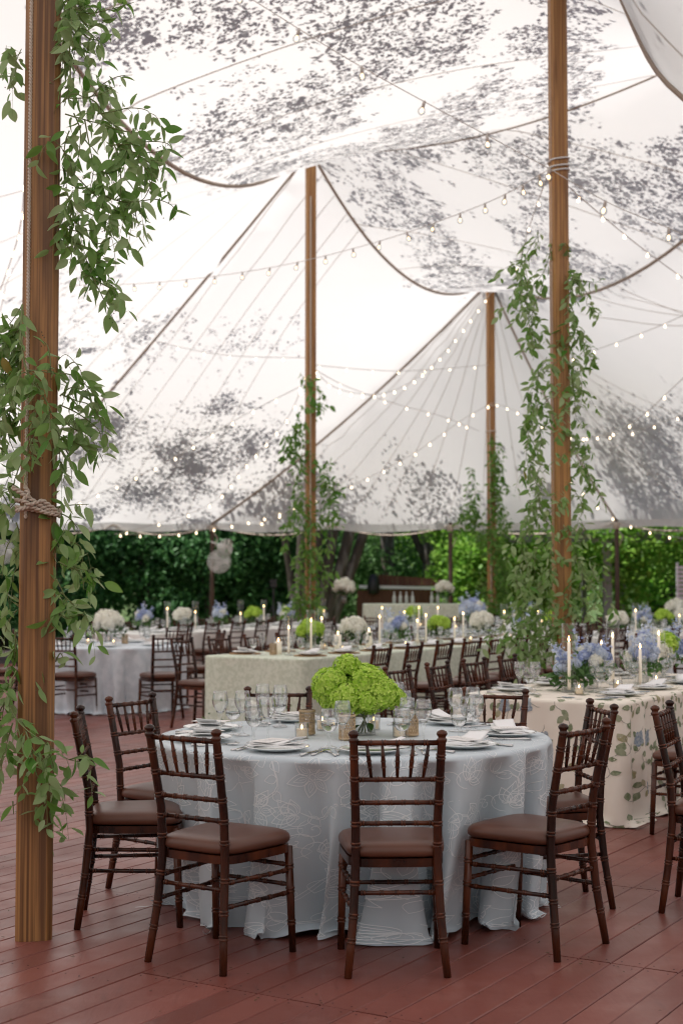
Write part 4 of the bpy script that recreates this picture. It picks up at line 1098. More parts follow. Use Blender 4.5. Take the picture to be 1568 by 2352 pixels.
def head(parent, p, r, m, near=True, tilt=0):
    key = (m, near, random.randrange(3))
    if key not in _hc:
        me = (HD_N if near else HD_F)[key[2]].copy(); me.materials.append(MT[m]); _hc[key] = me
    o = bpy.data.objects.new('flower_head', _hc[key]); COL.objects.link(o); o.parent = parent; o.location = p; o.scale = (r, r, r)
    o.rotation_euler = (random.uniform(-.5,.5) + tilt, random.uniform(-.5,.5), random.uniform(0, 6.28)); o['kind'] = 'stuff' if False else ''
    del o['kind']; return o
def big_leaves(parent, pts, m, size, name='leaf', curl=.25):
    for (p, d) in pts:
        d = Vector(d).normalized(); s = d.cross(Vector((0,0,1)))
        s = s.normalized() if s.length > 1e-3 else Vector((1,0,0)); n = s.cross(d); z = size*random.uniform(.75,1.2); p = Vector(p); b = MB(); L = []
        for k in range(7):
            q = k/6; w_ = z*.30*math.sin(math.pi*min(1, q*.93+.04))**.8; c = p + d*z*q - n*curl*z*q*q
            L += [c - s*w_ + n*w_*.35, c, c + s*w_ + n*w_*.35]
        b.v = [tuple(v) for v in L]
        for k in range(6):
            a = 3*k; b.f += [(a,a+1,a+4,a+3), (a+1,a+2,a+5,a+4)]
        link(name, b, MT[m], parent, smooth=True)
def vase(t, r, h, water=True):
    b = MB(); b.lathe([(0,0),(r,0),(r,h),(r-.004,h),(r-.004,.008),(0,.008)], 24); link('vase', b, MT['glass'], t, smooth=True)
# near centrepiece: lime hydrangeas in a glass cylinder
cp = thing('flower_arrangement', (.11, 6.88, TOP), 0, 'round bouquet of lime green hydrangeas in a clear glass vase on the nearest table', 'flowers')
vase(cp, .055, .115)
b = MB()
for k in range(9):
    q = k*2.4; b.tube([(.035*math.cos(q), .035*math.sin(q), .01), (.0, .0, .07), (.05*math.cos(q+2.5), .05*math.sin(q+2.5), .16)], .0035, 6)
link('stems', b, MT['stem'], cp, smooth=True)
def over(px, py, d): 
    p = at(px, py, d); return (p.x-.11, d-6.88, p.z-TOP)
for px, py, d, r in ((797,1534,6.88,.066),(757,1572,6.80,.082),(762,1600,6.84,.070),(797,1606,6.74,.082),(845,1572,6.78,.088),(872,1592,6.76,.082),(885,1597,6.88,.070),(835,1560,6.96,.078),(812,1580,7.0,.085),(860,1605,6.98,.07),(783,1590,6.95,.07),(748,1588,6.92,.062),(905,1605,6.9,.055),(840,1613,6.72,.062)):
    head(cp, over(px, py, d), r, 'hyd_green')
big_leaves(cp, [((-.055,-.09,.235),(-.3,-1,.5)),((-.05,-.085,.245),(.6,-.9,.4)),((-.045,-.085,.25),(.15,-.7,1)),((-.06,-.08,.24),(-.9,-.5,.2)),((.13,-.05,.05),(1,-.2,.1)),((.15,.0,.10),(1,.1,.25)),((-.02,-.07,.05),(-.8,-.5,-.3)),((.02,-.07,.06),(.3,-1,-.5))], 'deepleaf', .062)
big_leaves(cp, [((.165,.0,.12),(1,.3,.3)),((.17,-.01,.10),(1,-.3,-.2))], 'fol_mid', .05)
for (px, py, d, pr, lab) in ((797,1700,6.62,CANE,'cane wrapped votive in front of the green bouquet'),(705,1655,6.86,CANE,'cane wrapped votive left of the green bouquet, behind a goblet'),(942,1672,6.80,CANE,'cane wrapped votive right of the green bouquet'),
        (858,1668,7.10,VOT,'lit votive candle in clear glass just behind the bouquet vase'),(693,1690,6.70,VOT,'lit votive candle left of the cane holder on the blue table'),(917,1682,6.75,VOT,'lit votive candle right of the bouquet among the goblets'),(740,1660,7.1,VOT2,'small lit votive at the back left of the bouquet')):
    p = at(px, py, d); place(pr, (p.x, d, TOP), 0, lab, 'candle', 'candles on the nearest round table')

def bouquet(x, y, kind, lab, R_=.17, hgt=.16, near=False, z=TOP, nh=9, group=None, vr=.06):
    """kind: green / white / blue / mix"""
    t = thing('flower_arrangement', (x, y, z), random.uniform(0, 6), lab, 'flowers', group); vase(t, vr, hgt*.75)
    rgx = random.Random(hash((round(x,2), round(y,2))) % 9999 if False else int(abs(x*131+y*17)*10))
    sets = {'green':['hyd_green'], 'white':['hyd_white'], 'blue':['hyd_blue','hyd_pale','hyd_white','hyd_pale','hyd_pale','hyd_blue'], 'mix':['hyd_white','hyd_pale','hyd_blue','hyd_green']}[kind]
    for k in range(nh):
        q = k*2.4; zz = 1-1.2*(k+.5)/nh; s = math.sqrt(max(0,1-zz*zz)); rr = R_*.62
        head(t, (s*math.cos(q)*rr, s*math.sin(q)*rr, hgt + R_*.45 + zz*rr*.8), R_*rgx.uniform(.36,.5)*(1 if kind != 'blue' else .8), sets[k % len(sets)], near)
    P = []; 
    for k in range(110): q = rgx.uniform(0,6.28); e = rgx.uniform(.35,1.05)*R_; P.append((e*math.cos(q), e*math.sin(q), hgt*.9 + rgx.uniform(-.05,.06) + (rgx.random()**2)*R_*1.1*(1.1-e/R_)))
    tag(link('greenery', leaf_cloud('greenery', P, .06, .3, .5, .15), MT['deepleaf' if kind in ('green','white') else 'fol_mid'], t), kind='stuff')
    if kind in ('blue','mix'):      # delphinium spires
        for k in range(7):
            q = rgx.uniform(0, 6.28); l = rgx.uniform(.9,1.7)*R_; d = Vector((math.cos(q)*.6, math.sin(q)*.6, rgx.uniform(.7,1.2))).normalized(); o = Vector((0,0,hgt+.02)); P = [o + d*(l*(.45+.75*rgx.random())) + Vector((rgx.gauss(0,.014), rgx.gauss(0,.014), rgx.gauss(0,.014))) for _ in range(34)]
            tag(link('delphinium_spire', leaf_cloud('spire', P, .026, .2, .9, .2), MT['hyd_blue' if k % 2 else 'hyd_pale'], t), kind='stuff')
    return t
# sage green table: along its centre line
def on(T, s, off=0): p = T + u2*s + n2*off; return p
row = [(1.05,'green','first bouquet from the near end of the sage table, lime green'),(1.95,'white','large white hydrangea bouquet second along the sage table'),(2.95,'blue','blue and white bouquet third along the sage table'),
       (4.0,'green','lime green bouquet fourth along the sage table'),(5.25,'white','big white bouquet fifth along the sage table'),(6.6,'blue','blue bouquet toward the far end of the sage table, by the vine pole'),(7.7,'green','last green bouquet at the far end of the sage table')]
for s, k, lab in row: p = on(T3, s); bouquet(p.x, p.y, k, lab, .165 if k != 'green' else .15, .15, nh=11)
cl_ = [(.45,.12,TAP1,1,'lit taper in glass at the near end of the sage table, left'),(.62,-.12,PIL1,0,'pillar candle at the near end of the sage table'),(.72,.22,TAP2,1,'second lit taper from the near end of the sage table'),(1.45,.1,PIL2,0,'pillar candle between the green and white bouquets on the sage table'),
       (1.5,-.14,TAP2,1,'tall lit taper between the green and white bouquets'),(2.45,.05,TAP2,1,'lit taper left of the blue bouquet on the sage table'),(2.55,-.15,PIL2,0,'pillar candle beside the third bouquet'),(3.45,.12,TAP2,1,'lit taper beyond the blue bouquet, sage table'),(3.55,-.05,TAP1,1,'shorter lit taper beyond the blue bouquet, sage table'),
       (4.6,.05,TAP2,1,'lit taper between the fourth and fifth bouquets'),(4.75,-.15,TAP1,0,'bare taper between the fourth and fifth bouquets'),(5.95,0,TAP2,1,'lit taper past the big white bouquet'),(7.1,0,TAP2,1,'lit taper near the far end of the sage table')]
for s, o, pr, hz, lab in cl_:
    p = on(T3, s, o); place(pr, (p.x, p.y, TOP), 0, lab, 'candle', 'candles on the sage table')
    if hz: place(HUR1, (p.x, p.y, TOP+.0005), 0, 'glass cylinder round the ' + ' '.join(lab.replace('lit ', '').replace(', sage table','').split()[:11]), 'candle glass', 'glass cylinders on the sage table')
CHG = thing('rattan_charger'); b = MB(); b.lathe([(0,0),(.165,.0),(.172,.004),(.165,.009),(.13,.006),(0,.005)], 30)
link('woven_disc', b, MT['charger'], CHG, smooth=True)
for k in range(11):
    for side, nm in ((1, 'right'), (-1, 'left')):
        s = .42 + .66*k; p = on(T3, s, side*.40); a = math.atan2(n2.y*side, n2.x*side); wh = f'at the {ords[k]} {nm} seat of the sage table'
        place(CHG, (p.x, p.y, TOP), 0, f'round woven charger {wh}', 'charger', 'chargers on the sage table')
        rz = a + math.pi/2
        place(PL, (p.x, p.y, TOP+.0095), rz, f'white plate on a charger {wh}', 'plate', 'plates on the sage table')
        place(NK, (p.x, p.y, TOP+.033), rz+random.uniform(-.4,.4), f'white napkin {wh}', 'napkin', 'napkins on the sage table')
        q = on(T3, s + .14*side, side*.20); glass_at(GOB, (q.x, q.y, TOP), f'goblet {wh}', 'glasses on the sage table')
        q = on(T3, s + .05*side, side*.15); glass_at(WIN, (q.x, q.y, TOP), f'wine glass {wh}', 'glasses on the sage table')
for i, (s, o) in enumerate(((.42,-.05),(1.3,.25),(1.75,-.25),(2.7,.25),(3.9,-.24),(4.4,.25),(5.6,.25))):
    p = on(T3, s, o); place(CANE if i == 0 else VOT, (p.x, p.y, TOP), 0, 'small glowing votive, ' + ords[i] + ' from the near end of the sage table', 'candle', 'votives on the sage table')
# floral table
fl_rows = [(1.05,-.02,'blue','loose blue and white bouquet at the near end of the floral table', .14, True),(1.75,.10,'blue','second blue delphinium bouquet on the floral table', .14, True),(2.4,.0,'mix','mixed pale bouquet at the far end of the floral table', .19, False)]
for s, o, k, lab, r_, nr in fl_rows: p = on(T2, s, o); bouquet(p.x, p.y, k, lab, r_, .13, nr, nh=10, vr=.04)
p = on(T2, .72, -.05); bq = bouquet(p.x, p.y, 'blue', 'low blue hydrangea bouquet with dark leaves at the near end of the floral table', .13, .09, True, nh=4, vr=.045)
big_leaves(bq, [((.06*math.cos(k*.9),.06*math.sin(k*.9),.10),(math.cos(k*.9),math.sin(k*.9),.15)) for k in range(7)], 'fol_mid', .13)
for s, o, pr, hz, lab in ((.60,-.01,TAP2,HUR1,'tall lit taper in a glass cylinder at the near end of the floral table'),(1.45,-.02,TAP2,HUR1,'lit taper in a glass cylinder between the blue bouquets'),(2.05,.12,TAP2,HUR1,'lit taper in a glass cylinder beyond the second blue bouquet'),(1.75,-.22,TAP1,HUR2,'shorter taper in a glass cylinder on the left of the blue bouquets'),(1.35,.22,TAP1,HUR2,'shorter taper in a glass cylinder on the right of the blue bouquets')):
    p = on(T2, s, o); place(pr, (p.x, p.y, TOP), 0, lab, 'candle', 'candles on the floral table')
    place(hz, (p.x, p.y, TOP+.0005), 0, 'clear glass cylinder ' + ords[['TOP','tall lit taper in a glass cylinder at','lit taper in a glass cylinder between','lit taper in a glass cylinder beyond','shorter taper in a glass cylinder on the left','shorter taper in a glass cylinder on the right'].index(next(q for q in ['tall lit taper in a glass cylinder at','lit taper in a glass cylinder between','lit taper in a glass cylinder beyond','shorter taper in a glass cylinder on the left','shorter taper in a glass cylinder on the right'] if lab.startswith(q)))-1] + ' from the near end of the floral table', 'candle glass', 'glass cylinders on the floral table')
for k in range(4):
    for side, nm in ((1, 'right'), (-1, 'left')):
        s = .5 + .66*k; p = on(T2, s, side*.38); a = math.atan2(n2.y*side, n2.x*side); setting(p + n2*(-.0), a, 0, 'the floral table', f'at the {ords[k]} {nm} seat of the floral table', 2 if k < 2 else 1, k < 1, seed=50+k)
for i, (s, o) in enumerate(((.95,.2),(1.25,-.2),(1.6,.25),(.45,.12))):
    p = on(T2, s, o); place(VOT, (p.x, p.y, TOP), 0, 'glowing votive among the glasses on the floral table, ' + ords[i] + ' from the left', 'candle', 'votives on the floral table')
# left grey round table and the farther ones
def side_word(a):
    return ('at the right side ','at the rear right ','at the rear ','at the rear left ','at the left side ','at the front left ','at the front ','at the front right ')[int(((a % 6.2832) + .39)/.7854) % 8]
def dress(T, nm, kind, lab, n=7, r=.68, R_=.16, hgt=.15, cands=3):
    if kind: bouquet(T.x, T.y, kind, lab, R_, hgt, nh=11)
    for k in range(n):
        a = 2*math.pi*k/n + .35; wh = 'on the ' + nm; w2 = side_word(a) + wh
        place(PL, (T.x + r*math.cos(a), T.y + r*math.sin(a), TOP), a, f'white plate {w2}', 'plate', 'plates ' + wh)
        place(NK, (T.x + r*math.cos(a), T.y + r*math.sin(a), TOP+.0235), a+1.57, f'white napkin {w2}', 'napkin', 'napkins ' + wh)
        glass_at(GOB, (T.x + .5*math.cos(a+.28), T.y + .5*math.sin(a+.28), TOP), f'water goblet {w2}', 'glasses ' + wh)
        glass_at(WIN, (T.x + .47*math.cos(a+.1), T.y + .47*math.sin(a+.1), TOP), f'wine glass {w2}', 'glasses ' + wh)
    for k in range(cands):
        a = 2*math.pi*k/cands + .9; place(CANE if k % 3 == 0 else VOT, (T.x + .26*math.cos(a), T.y + .26*math.sin(a), TOP), 0, f'{ords[k]} glowing votive on the {nm}', 'candle', 'votives on the ' + nm)
dress(T4, 'left grey round table', 'white', 'tall round dome of white hydrangeas on the left grey table', R_=.185, hgt=.17)
dress(T6, 'grey round table at the right edge', 'green', 'lime green hydrangeas on the round table at the right edge', 6)
dress(T7, 'far round table between the central poles', 'green', 'lime green bouquet on the far round table between the central poles', 6)
dress(T11, 'round table behind the vine clad pole', 'mix', 'pale bouquet on the round table behind the vine clad pole', 6)
dress(T10, 'farthest round table at the right rear', 'white', 'white bouquet on the farthest round table at the right rear', 6, R_=.2, hgt=.2)
for T, nm, seq, L, w_ in ((T5, 'far left table', ['blue','white','blue','green','mix','green'], 6, .36), (T9, 'far right table', ['white','blue','green','white','mix','white','blue'], 7, .38)):
    for k, kd in enumerate(seq):
        p = on(T, .55 + (L-1.1)*k/(len(seq)-1)); bouquet(p.x, p.y, kd, f'{ords[k]} bouquet from the near end of the {nm}, {kd if kd != "mix" else "mixed white and blue"} flowers', .155, .15, nh=9)
        p = on(T, 1.0 + (L-1.1)*k/(len(seq)-1), .1*(-1)**k); place((TAP2, TAP1, TAP3)[k % 3], (p.x, p.y, TOP), 0, f'lit taper after the {ords[k]} bouquet of the {nm}', 'candle', f'tapers on the {nm}')
        place(HUR1, (p.x, p.y, TOP+.0005), 0, f'glass cylinder round the taper after the {ords[k]} bouquet of the {nm}', 'candle glass', f'glass cylinders on the {nm}')
    for k in range(int(L/.7)):
        for side, sn in ((1,'right'),(-1,'left')):
            p = on(T, .45+.7*k, side*w_); place(PL, (p.x,p.y,TOP), 0, f'white plate at the {ords[k]} {sn} place from the near end of the {nm}', 'plate', f'plates on the {nm}')
            place(NK, (p.x,p.y,TOP+.0235), .6, f'white napkin at the {ords[k]} {sn} place from the near end of the {nm}', 'napkin', f'napkins on the {nm}')
            p = on(T, .55+.7*k, side*w_*.5); glass_at(GOB, (p.x,p.y,TOP), f'water goblet at the {ords[k]} {sn} place of the {nm}', f'glasses on the {nm}')
            p = on(T, .67+.7*k, side*w_*.45); glass_at(WIN, (p.x,p.y,TOP), f'wine glass at the {ords[k]} {sn} place of the {nm}', f'glasses on the {nm}')
# blue bouquets and tapers rising in the middle distance
T12 = Vector((2.1, 23.0, 0)); round_table(T12.x, T12.y, .915, MT['grey_linen'], 'middle distance round table left of the far vine pole', 'grey tablecloth on the round table left of the far vine pole', 99, 100)
dress(T12, 'round table left of the far vine pole', 'blue', 'spreading blue bouquet on the round table left of the far vine pole', 6, R_=.24, hgt=.2)
for k, (px, py) in enumerate(((877,1371),(929,1381),(1007,1377),(964,1370))):
    p = at(px, 1420, 22.8); place((TAP2,TAP1,TAP2,TAP2)[k], (p.x, 22.8 + .1*k, TOP), 0, f'{ords[k]} lit taper from the left beside the spreading blue bouquet', 'candle', 'tapers by the spreading blue bouquet')
# fallen white flowers standing on the deck by the sage table
fd = thing('floor_flowers', (-.78, 11.6, 0), 0, 'low cluster of white roses and greens on the deck before the sage table', 'flowers')
for k in range(9): head(fd, (random.uniform(-.32,.45), random.uniform(-.1,.1), .12+random.uniform(0,.55)*(k % 3 == 0)), .06, 'hyd_white', True)
P = [(random.uniform(-.4,.5), random.uniform(-.12,.12), random.uniform(.02,.6)*random.random()) for _ in range(240)]
tag(link('greenery', leaf_cloud('greenery', P, .07, .3, .45, .15), MT['fol_mid'], fd), kind='stuff')
# ------------------------------------------------------------- smilax garlands
LEAFM = {}
def leaf_mesh(k, m):
    """an ovate, pointed, slightly curled leaf of unit length along +X; a few variants"""
    if (k, m) in LEAFM: return LEAFM[(k, m)]
    rgl = random.Random(k); b = MB(); curl = rgl.uniform(-.1,.35); cup = rgl.uniform(.1,.5); wd = rgl.uniform(.17,.25); tw = rgl.uniform(-.5,.5)
    for i in range(7):
        q = i/6; w_ = wd*math.sin(math.pi*q**.8)**.85 if 0 < i < 6 else .004; z = -curl*q*q; x = q
        for s in (-1, 0, 1):
            y = s*w_; zz = z + abs(s)*w_*cup + s*w_*tw*q; b.v.append((x, y, zz))
    for i in range(6):
        a = 3*i; b.f += [(a,a+1,a+4,a+3),(a+1,a+2,a+5,a+4)]
    me = b.mesh('leaf', True); me.materials.append(MT[m]); LEAFM[(k, m)] = me; return me
def orient(d, up):
    d = d.normalized(); s = up.cross(d)
    s = s.normalized() if s.length > 1e-3 else Vector((0,1,0)); n = d.cross(s)
    return Matrix(((d.x, s.x, n.x), (d.y, s.y, n.y), (d.z, s.z, n.z))).to_4x4()
def garland(root, strands, size, limit, seed, m='smilax', m2='smilax2', spacing=.033, spread=.05, dryness=.01, sub=0, sl=1.0):
    """strands: world polylines; leaves hang along them. Largest (nearest) leaves are objects, the rest one mesh."""
    rg = random.Random(seed); stems = MB(); leaves = []; all_ = []
    ro = Vector(root.location)
    for S, r0 in strands:
        S = poly([Vector(p) for p in S], 5); all_.append((S, r0))
        for _ in range(sub):
            i = rg.randrange(1, len(S)-1); p = S[i]; d = Vector((rg.uniform(-1,1), rg.uniform(-.7,.7), rg.uniform(-.9,.35))).normalized()*rg.uniform(.08,.24)*sl
            q = [p, p + d*.5 + Vector((0,0,.02)), p + d + Vector((0,0,-.04)), p + d*1.25 + Vector((0,0,-.13))]
            all_.append((poly(q, 4), r0*.5))
    for S, r0 in all_:
        stems.tube([p - ro for p in S], [r0*(1-.7*i/len(S)) for i in range(len(S))], 5)
        acc = 0; k = 0
        for i in range(len(S)-1):
            seg = (S[i+1]-S[i]); acc += seg.length
            while acc > spacing:
                acc -= spacing; k += 1; side = 1 if k % 2 else -1
                t = seg.normalized(); lat = t.cross(Vector((rg.uniform(-.5,.5), -1, rg.uniform(-.4,.4)))).normalized()*side
                d = (lat*rg.uniform(.5,1) + t*rg.uniform(0,.7) + Vector((0,0,-rg.uniform(.2,1.0))) + Vector((rg.gauss(0,.3), rg.gauss(0,.45), rg.gauss(0,.2))))
                p = S[i] + lat*rg.uniform(.0,.2)*spread + Vector((rg.gauss(0,1), rg.gauss(0,1), rg.gauss(0,1)))*spread*.18
                up = Vector((rg.gauss(0,.6), rg.gauss(-.5,.7), rg.gauss(.5,.6)))
                leaves.append((p, d, up, size*rg.uniform(.5,1.35)))
                stems.tube([S[i]-ro, p-ro], r0*.3, 3, cap=False)
    leaves.sort(key=lambda l: -l[3]); rest = MB()
    tmpl = [leaf_mesh(k, m) for k in range(6)]
    tv = [[v.co.copy() for v in me.vertices] for me in tmpl]; tf = [[tuple(p.vertices) for p in me.polygons] for me in tmpl]
    for i, (p, d, up, s) in enumerate(leaves):
        M = Matrix.Translation(p - ro) @ orient(d, up) @ Matrix.Diagonal((s, s*rg.uniform(.85,1.15), s, 1)); k = rg.randrange(6)
        if i < limit:
            q = rg.random(); me = leaf_mesh(k, 'smilax_dry' if q < dryness else (m2 if q < .3 else m))
            o = bpy.data.objects.new('leaf', me); COL.objects.link(o); o.parent = root; o.matrix_local = M
        else: rest.add(tv[k], tf[k], M)
    link('vine_stem', stems, MT['twig'] if False else MT['stem'], root, smooth=True)
    if rest.v: tag(link('leaves_beyond', rest, MT[m], root, smooth=True), kind='stuff')
    return len(leaves)
def pxs(L, d0): return [at(p[0], p[1], d0 + (p[2] if len(p) > 2 else 0)) for p in L]
vA = thing('smilax_vine', (-1.1, 6.0, 0), 0, 'leafy green vine hanging from and winding round the thick near pole', 'vine')
A = []
def sA(L, r=.0035, d=6.0): A.append((pxs(L, d), r))
sA([(150,-60),(158,20),(160,100),(162,180),(155,215),(143,235)], .006)
for L in ([(152,-40),(190,-10),(240,-30)],[(155,0),(195,30),(250,22),(308,5)],[(158,20),(190,60),(230,95)],[(155,-30),(185,40),(215,60),(265,35)],[(160,60),(175,95),(168,135)],[(150,10),(145,70),(150,150)],[(160,40),(200,85),(222,92),(245,105)],[(150,-20),(180,20),(210,-15),(270,-5)],[(155,90),(148,125),(152,160)],
    [(145,235),(170,215),(205,225),(235,195),(270,176),(305,172)],[(150,225),(190,225),(235,215),(262,200)],[(150,262),(195,275),(230,285),(255,300),(262,330)],[(205,225),(225,240),(232,262),(262,285),(285,310),(300,345)],
    [(225,262),(265,255),(300,248),(340,255),(352,285)],[(240,285),(280,300),(330,305)],[(245,335),(300,330),(350,325),(385,330),(398,350)],[(275,340),(310,350),(350,350),(372,345)],[(300,345),(330,380),(345,420),(352,450)],[(310,350),(345,375),(362,385)],[(330,380),(350,410),(335,450),(325,460)],
    [(145,345),(160,370),(172,420),(178,470),(185,540),(200,600)],[(170,260),(185,300),(182,350),(170,400)],[(195,275),(205,330),(215,390),(205,440)],[(170,400),(200,430),(225,455),(240,480)],[(215,390),(250,400),(262,420)],[(262,330),(275,370),(278,420),(275,460),(262,490),(232,506)],[(240,450),(280,463),(320,462),(360,458),(395,472),(400,490)],[(320,462),(312,490),(320,520)],[(300,464),(285,485),(275,495)],
    [(150,440),(165,470),(160,520),(170,560),(180,590)],[(140,520),(170,530),(205,530),(240,525)],[(200,540),(225,560),(255,545)],[(200,600),(215,640),(235,680),(250,712),(262,735)],[(205,610),(240,600),(262,605)],[(215,640),(250,660),(272,665)],[(150,560),(165,580),(160,605)],[(185,480),(225,500),(262,520)],[(180,560),(215,575),(240,590)],[(160,300),(150,330),(148,380),(155,440)]): sA(L)
sA([(50,120),(30,130),(12,112)], .002); sA([(50,112),(38,140),(36,165),(22,205)], .002)
# left clump, behind and beside the pole
for L in ([(62,680,.1),(40,720,.1),(10,760,.1)],[(62,700,.1),(45,760,.1),(50,820,.1),(35,880,.1)],[(60,740,.1),(20,780,.1),(-10,800,.1)],[(60,800,.1),(25,830,.1),(0,870,.1),(-20,900,.1)],[(55,820,.1),(40,880,.1),(55,940,.1),(40,990,.1)],[(20,830,.1),(5,900,.1),(15,960,.1),(0,1010,.1)],[(50,900,.1),(25,940,.1),(20,1000,.1),(45,1060,.1)],[(45,960,.1),(10,990,.1),(-5,1040,.1)],[(48,740,.1),(30,800,.1),(15,850,.1)],[(50,1060,.1),(35,1100,.1),(30,1125,.1)],[(30,745,.1),(0,830,.1),(-12,960,.1)],[(58,770,.1),(30,860,.1),(10,930,.1),(30,985,.1)]): sA(L)
# the strand crossing the face of the pole
sA([(52,700,-.05),(50,780,-.1),(62,850,-.12),(95,900,-.13),(118,945,-.13),(135,1000,-.05),(138,1060)], .0055)
for L in ([(62,850,-.13),(90,852,-.15),(125,858,-.1)],[(95,900,-.15),(75,880,-.15),(60,875,-.14)],[(118,860,-.1),(112,800,-.12),(95,780,-.13)],[(100,905,-.14),(80,945,-.15),(60,955,-.14)],[(85,945,-.14),(70,1000,-.14),(78,1050,-.14)],[(118,945,-.12),(85,990,-.14),(60,1050,-.13)],
    [(125,858,-.05),(160,860),(190,878),(215,905),(235,950)],[(150,845),(172,832),(190,860)],[(138,910),(165,890),(200,900)],[(140,905),(175,920),(205,930),(218,960)],[(138,930),(180,950),(225,985),(232,1010)],[(140,960),(170,985),(205,1000),(238,1060)],[(145,1000),(180,1020),(220,1050)],[(135,1010),(160,1050),(165,1100)],[(138,1060),(150,1080),(145,1110)],[(215,930),(232,970),(236,1010)],
    [(0,1125,.08),(20,1160,.08),(30,1200,.08)],[(48,1140,.05),(20,1170,.05),(-5,1190,.05)],[(130,1165),(165,1160),(205,1158)],[(130,1175),(160,1190),(180,1215)],[(130,1200),(155,1240),(185,1255),(190,1290)],[(128,1240),(150,1275),(160,1310)],[(135,1290),(165,1305),(205,1310)],[(170,1300),(190,1330),(192,1355)],[(130,1330),(150,1370),(160,1400)],[(140,1360),(170,1390),(195,1420)],[(128,1400),(155,1420),(190,1410)],[(40,1220,.06),(15,1260,.06),(5,1330,.06)],[(42,1300,.06),(20,1350,.06),(25,1410,.06)],[(38,1200,.06),(50,1250,.06),(30,1290,.06)],[(40,1400,.06),(15,1440,.06),(10,1500,.06)],[(36,1450,.04),(35,1500,.04),(25,1550,.04)],
    [(38,1540,.0),(20,1590,-.03),(30,1640,-.06),(60,1675,-.1),(95,1700,-.13),(130,1725,-.08),(160,1745,0),(205,1752,.02)],[(35,1560),(10,1620),(5,1680)],[(20,1600),(-5,1650),(0,1720)],[(35,1640,-.05),(50,1700,-.1),(80,1740,-.13)],[(30,1660,-.05),(15,1720,-.05),(30,1770,-.08)],[(60,1680,-.1),(75,1720,-.13),(100,1750,-.13)],[(95,1700,-.13),(120,1745,-.1),(125,1800,-.06),(120,1850,-.04)],[(75,1735,-.13),(85,1780,-.13),(105,1795,-.12)],[(125,1790),(145,1810),(150,1840)],[(120,1850),(122,1890),(118,1920)],[(30,1840,.05),(32,1870,.05)],[(160,1745),(195,1735),(215,1748)],[(128,1520,.05),(140,1500,.05),(150,1530,.05)]): sA(L)
nA = garland(vA, A, .074, 300, 3, spacing=.027, spread=.05, dryness=.012, sub=1, sl=.5)
# small berries on the ends of the twigs
b = MB()
for S, r in A[1:60:2]:
    e = S[-1]
    for k in range(5): 
        c = e + Vector((random.gauss(0,.018), random.gauss(0,.01), random.gauss(0,.018))) - Vector(vA.location); b.tube([c-Vector((0,0,.0028)), c, c+Vector((0,0,.0028))], [.001,.0032,.001], 5)
tag(link('berries', b, MT['twig'], vA), kind='stuff')
# vine on the right hand pole
vB = thing('smilax_vine', (1.93, 12.4, 0), 0, 'long vine trailing down the tall pole right of centre', 'vine'); B_ = []; rgb = random.Random(21)
def wander(px, py, n, dx, dy, d, amp=16): 
    L = []
    for k in range(n): L.append((px + dx*k + rgb.uniform(-amp, amp), py + dy*k, rgb.uniform(-.15,.15))); 
    return pxs(L, d)
for px, py, n, dx, dy in ((1245,530,4,-18,42),(1232,545,5,-12,50),(1250,560,5,-12,60),(1215,560,4,-8,45),(1180,600,4,2,40),(1240,640,5,-8,45),(1230,700,4,-10,40),(1290,540,3,8,25),(1300,620,4,14,5),(1310,640,4,22,3),(1320,650,4,15,25),(1300,660,6,5,45),(1315,700,5,8,30),(1300,740,6,6,42),(1330,760,4,8,30),(1300,850,5,8,35),(1325,860,3,5,30),
    (1250,820,4,-10,30),(1240,850,5,-8,35),(1235,900,6,-6,38),(1215,920,4,-6,30),(1245,980,6,-5,45),(1225,1000,5,-5,30),(1300,980,4,10,12),(1320,1020,4,15,8),(1310,1030,5,14,22),(1300,1080,6,8,30),(1330,1060,4,8,25),(1240,1060,6,-6,35),(1250,1130,7,-4,40),(1225,1150,6,-4,40),(1300,1150,7,4,40),(1325,1200,6,6,30),(1260,1250,7,-8,35),(1230,1260,6,-8,30),(1205,1240,6,-3,35),(1290,1280,7,3,35),(1320,1300,5,6,30),(1345,1300,4,8,25),(1215,1330,6,-2,30),(1250,1380,6,-2,30),(1270,1300,7,-3,30),(1285,1400,5,-4,28),(1230,1440,5,-6,25),(1210,1400,5,-10,20),(1190,1440,5,-12,15),(1170,1410,4,-8,20),(1250,1470,4,-4,18),(1200,1480,4,-8,12),(1265,1430,4,0,25)):
    B_.append((wander(px, py, n, dx, dy, 12.4), .004))
# turns lying on the face of the pole
for y0 in (835, 905, 960, 1060, 1170, 1230, 1300, 1390): B_.append((pxs([(1246,y0+25,-.16),(1262,y0+8,-.2),(1280,y0-6,-.2),(1298,y0-20,-.12)], 12.4), .004))
nB = garland(vB, B_, .082, 300, 5, spacing=.030, spread=.06, sub=1)
vC = thing('smilax_vine', (-.47, 21.4, 0), 0, 'vine climbing the pole behind the sage table, left of centre', 'vine'); C_ = []; rgb = random.Random(31)
for px, py, n, dx, dy in ((700,860,4,8,25),(725,880,4,4,25),(690,960,5,-6,22),(672,980,4,2,25),(700,1010,5,-2,28),(725,1040,6,6,25),(745,1060,6,4,28),(765,1100,5,0,25),(690,1110,6,-3,25),(712,1140,6,0,28),(680,1150,5,-4,22),(735,1170,6,4,22),(700,1220,6,0,25),(720,1250,6,4,25),(690,1260,6,-2,22),(740,1270,4,3,20),(705,1330,5,-3,20),(690,1350,4,-4,15),(720,1330,6,0,14),(655,1000,3,-2,20)):
    C_.append((wander(px, py, n, dx, dy, 21.3, 9), .004))
garland(vC, C_, .095, 0, 6, 'smilax2', spacing=.030, spread=.16, sub=3)
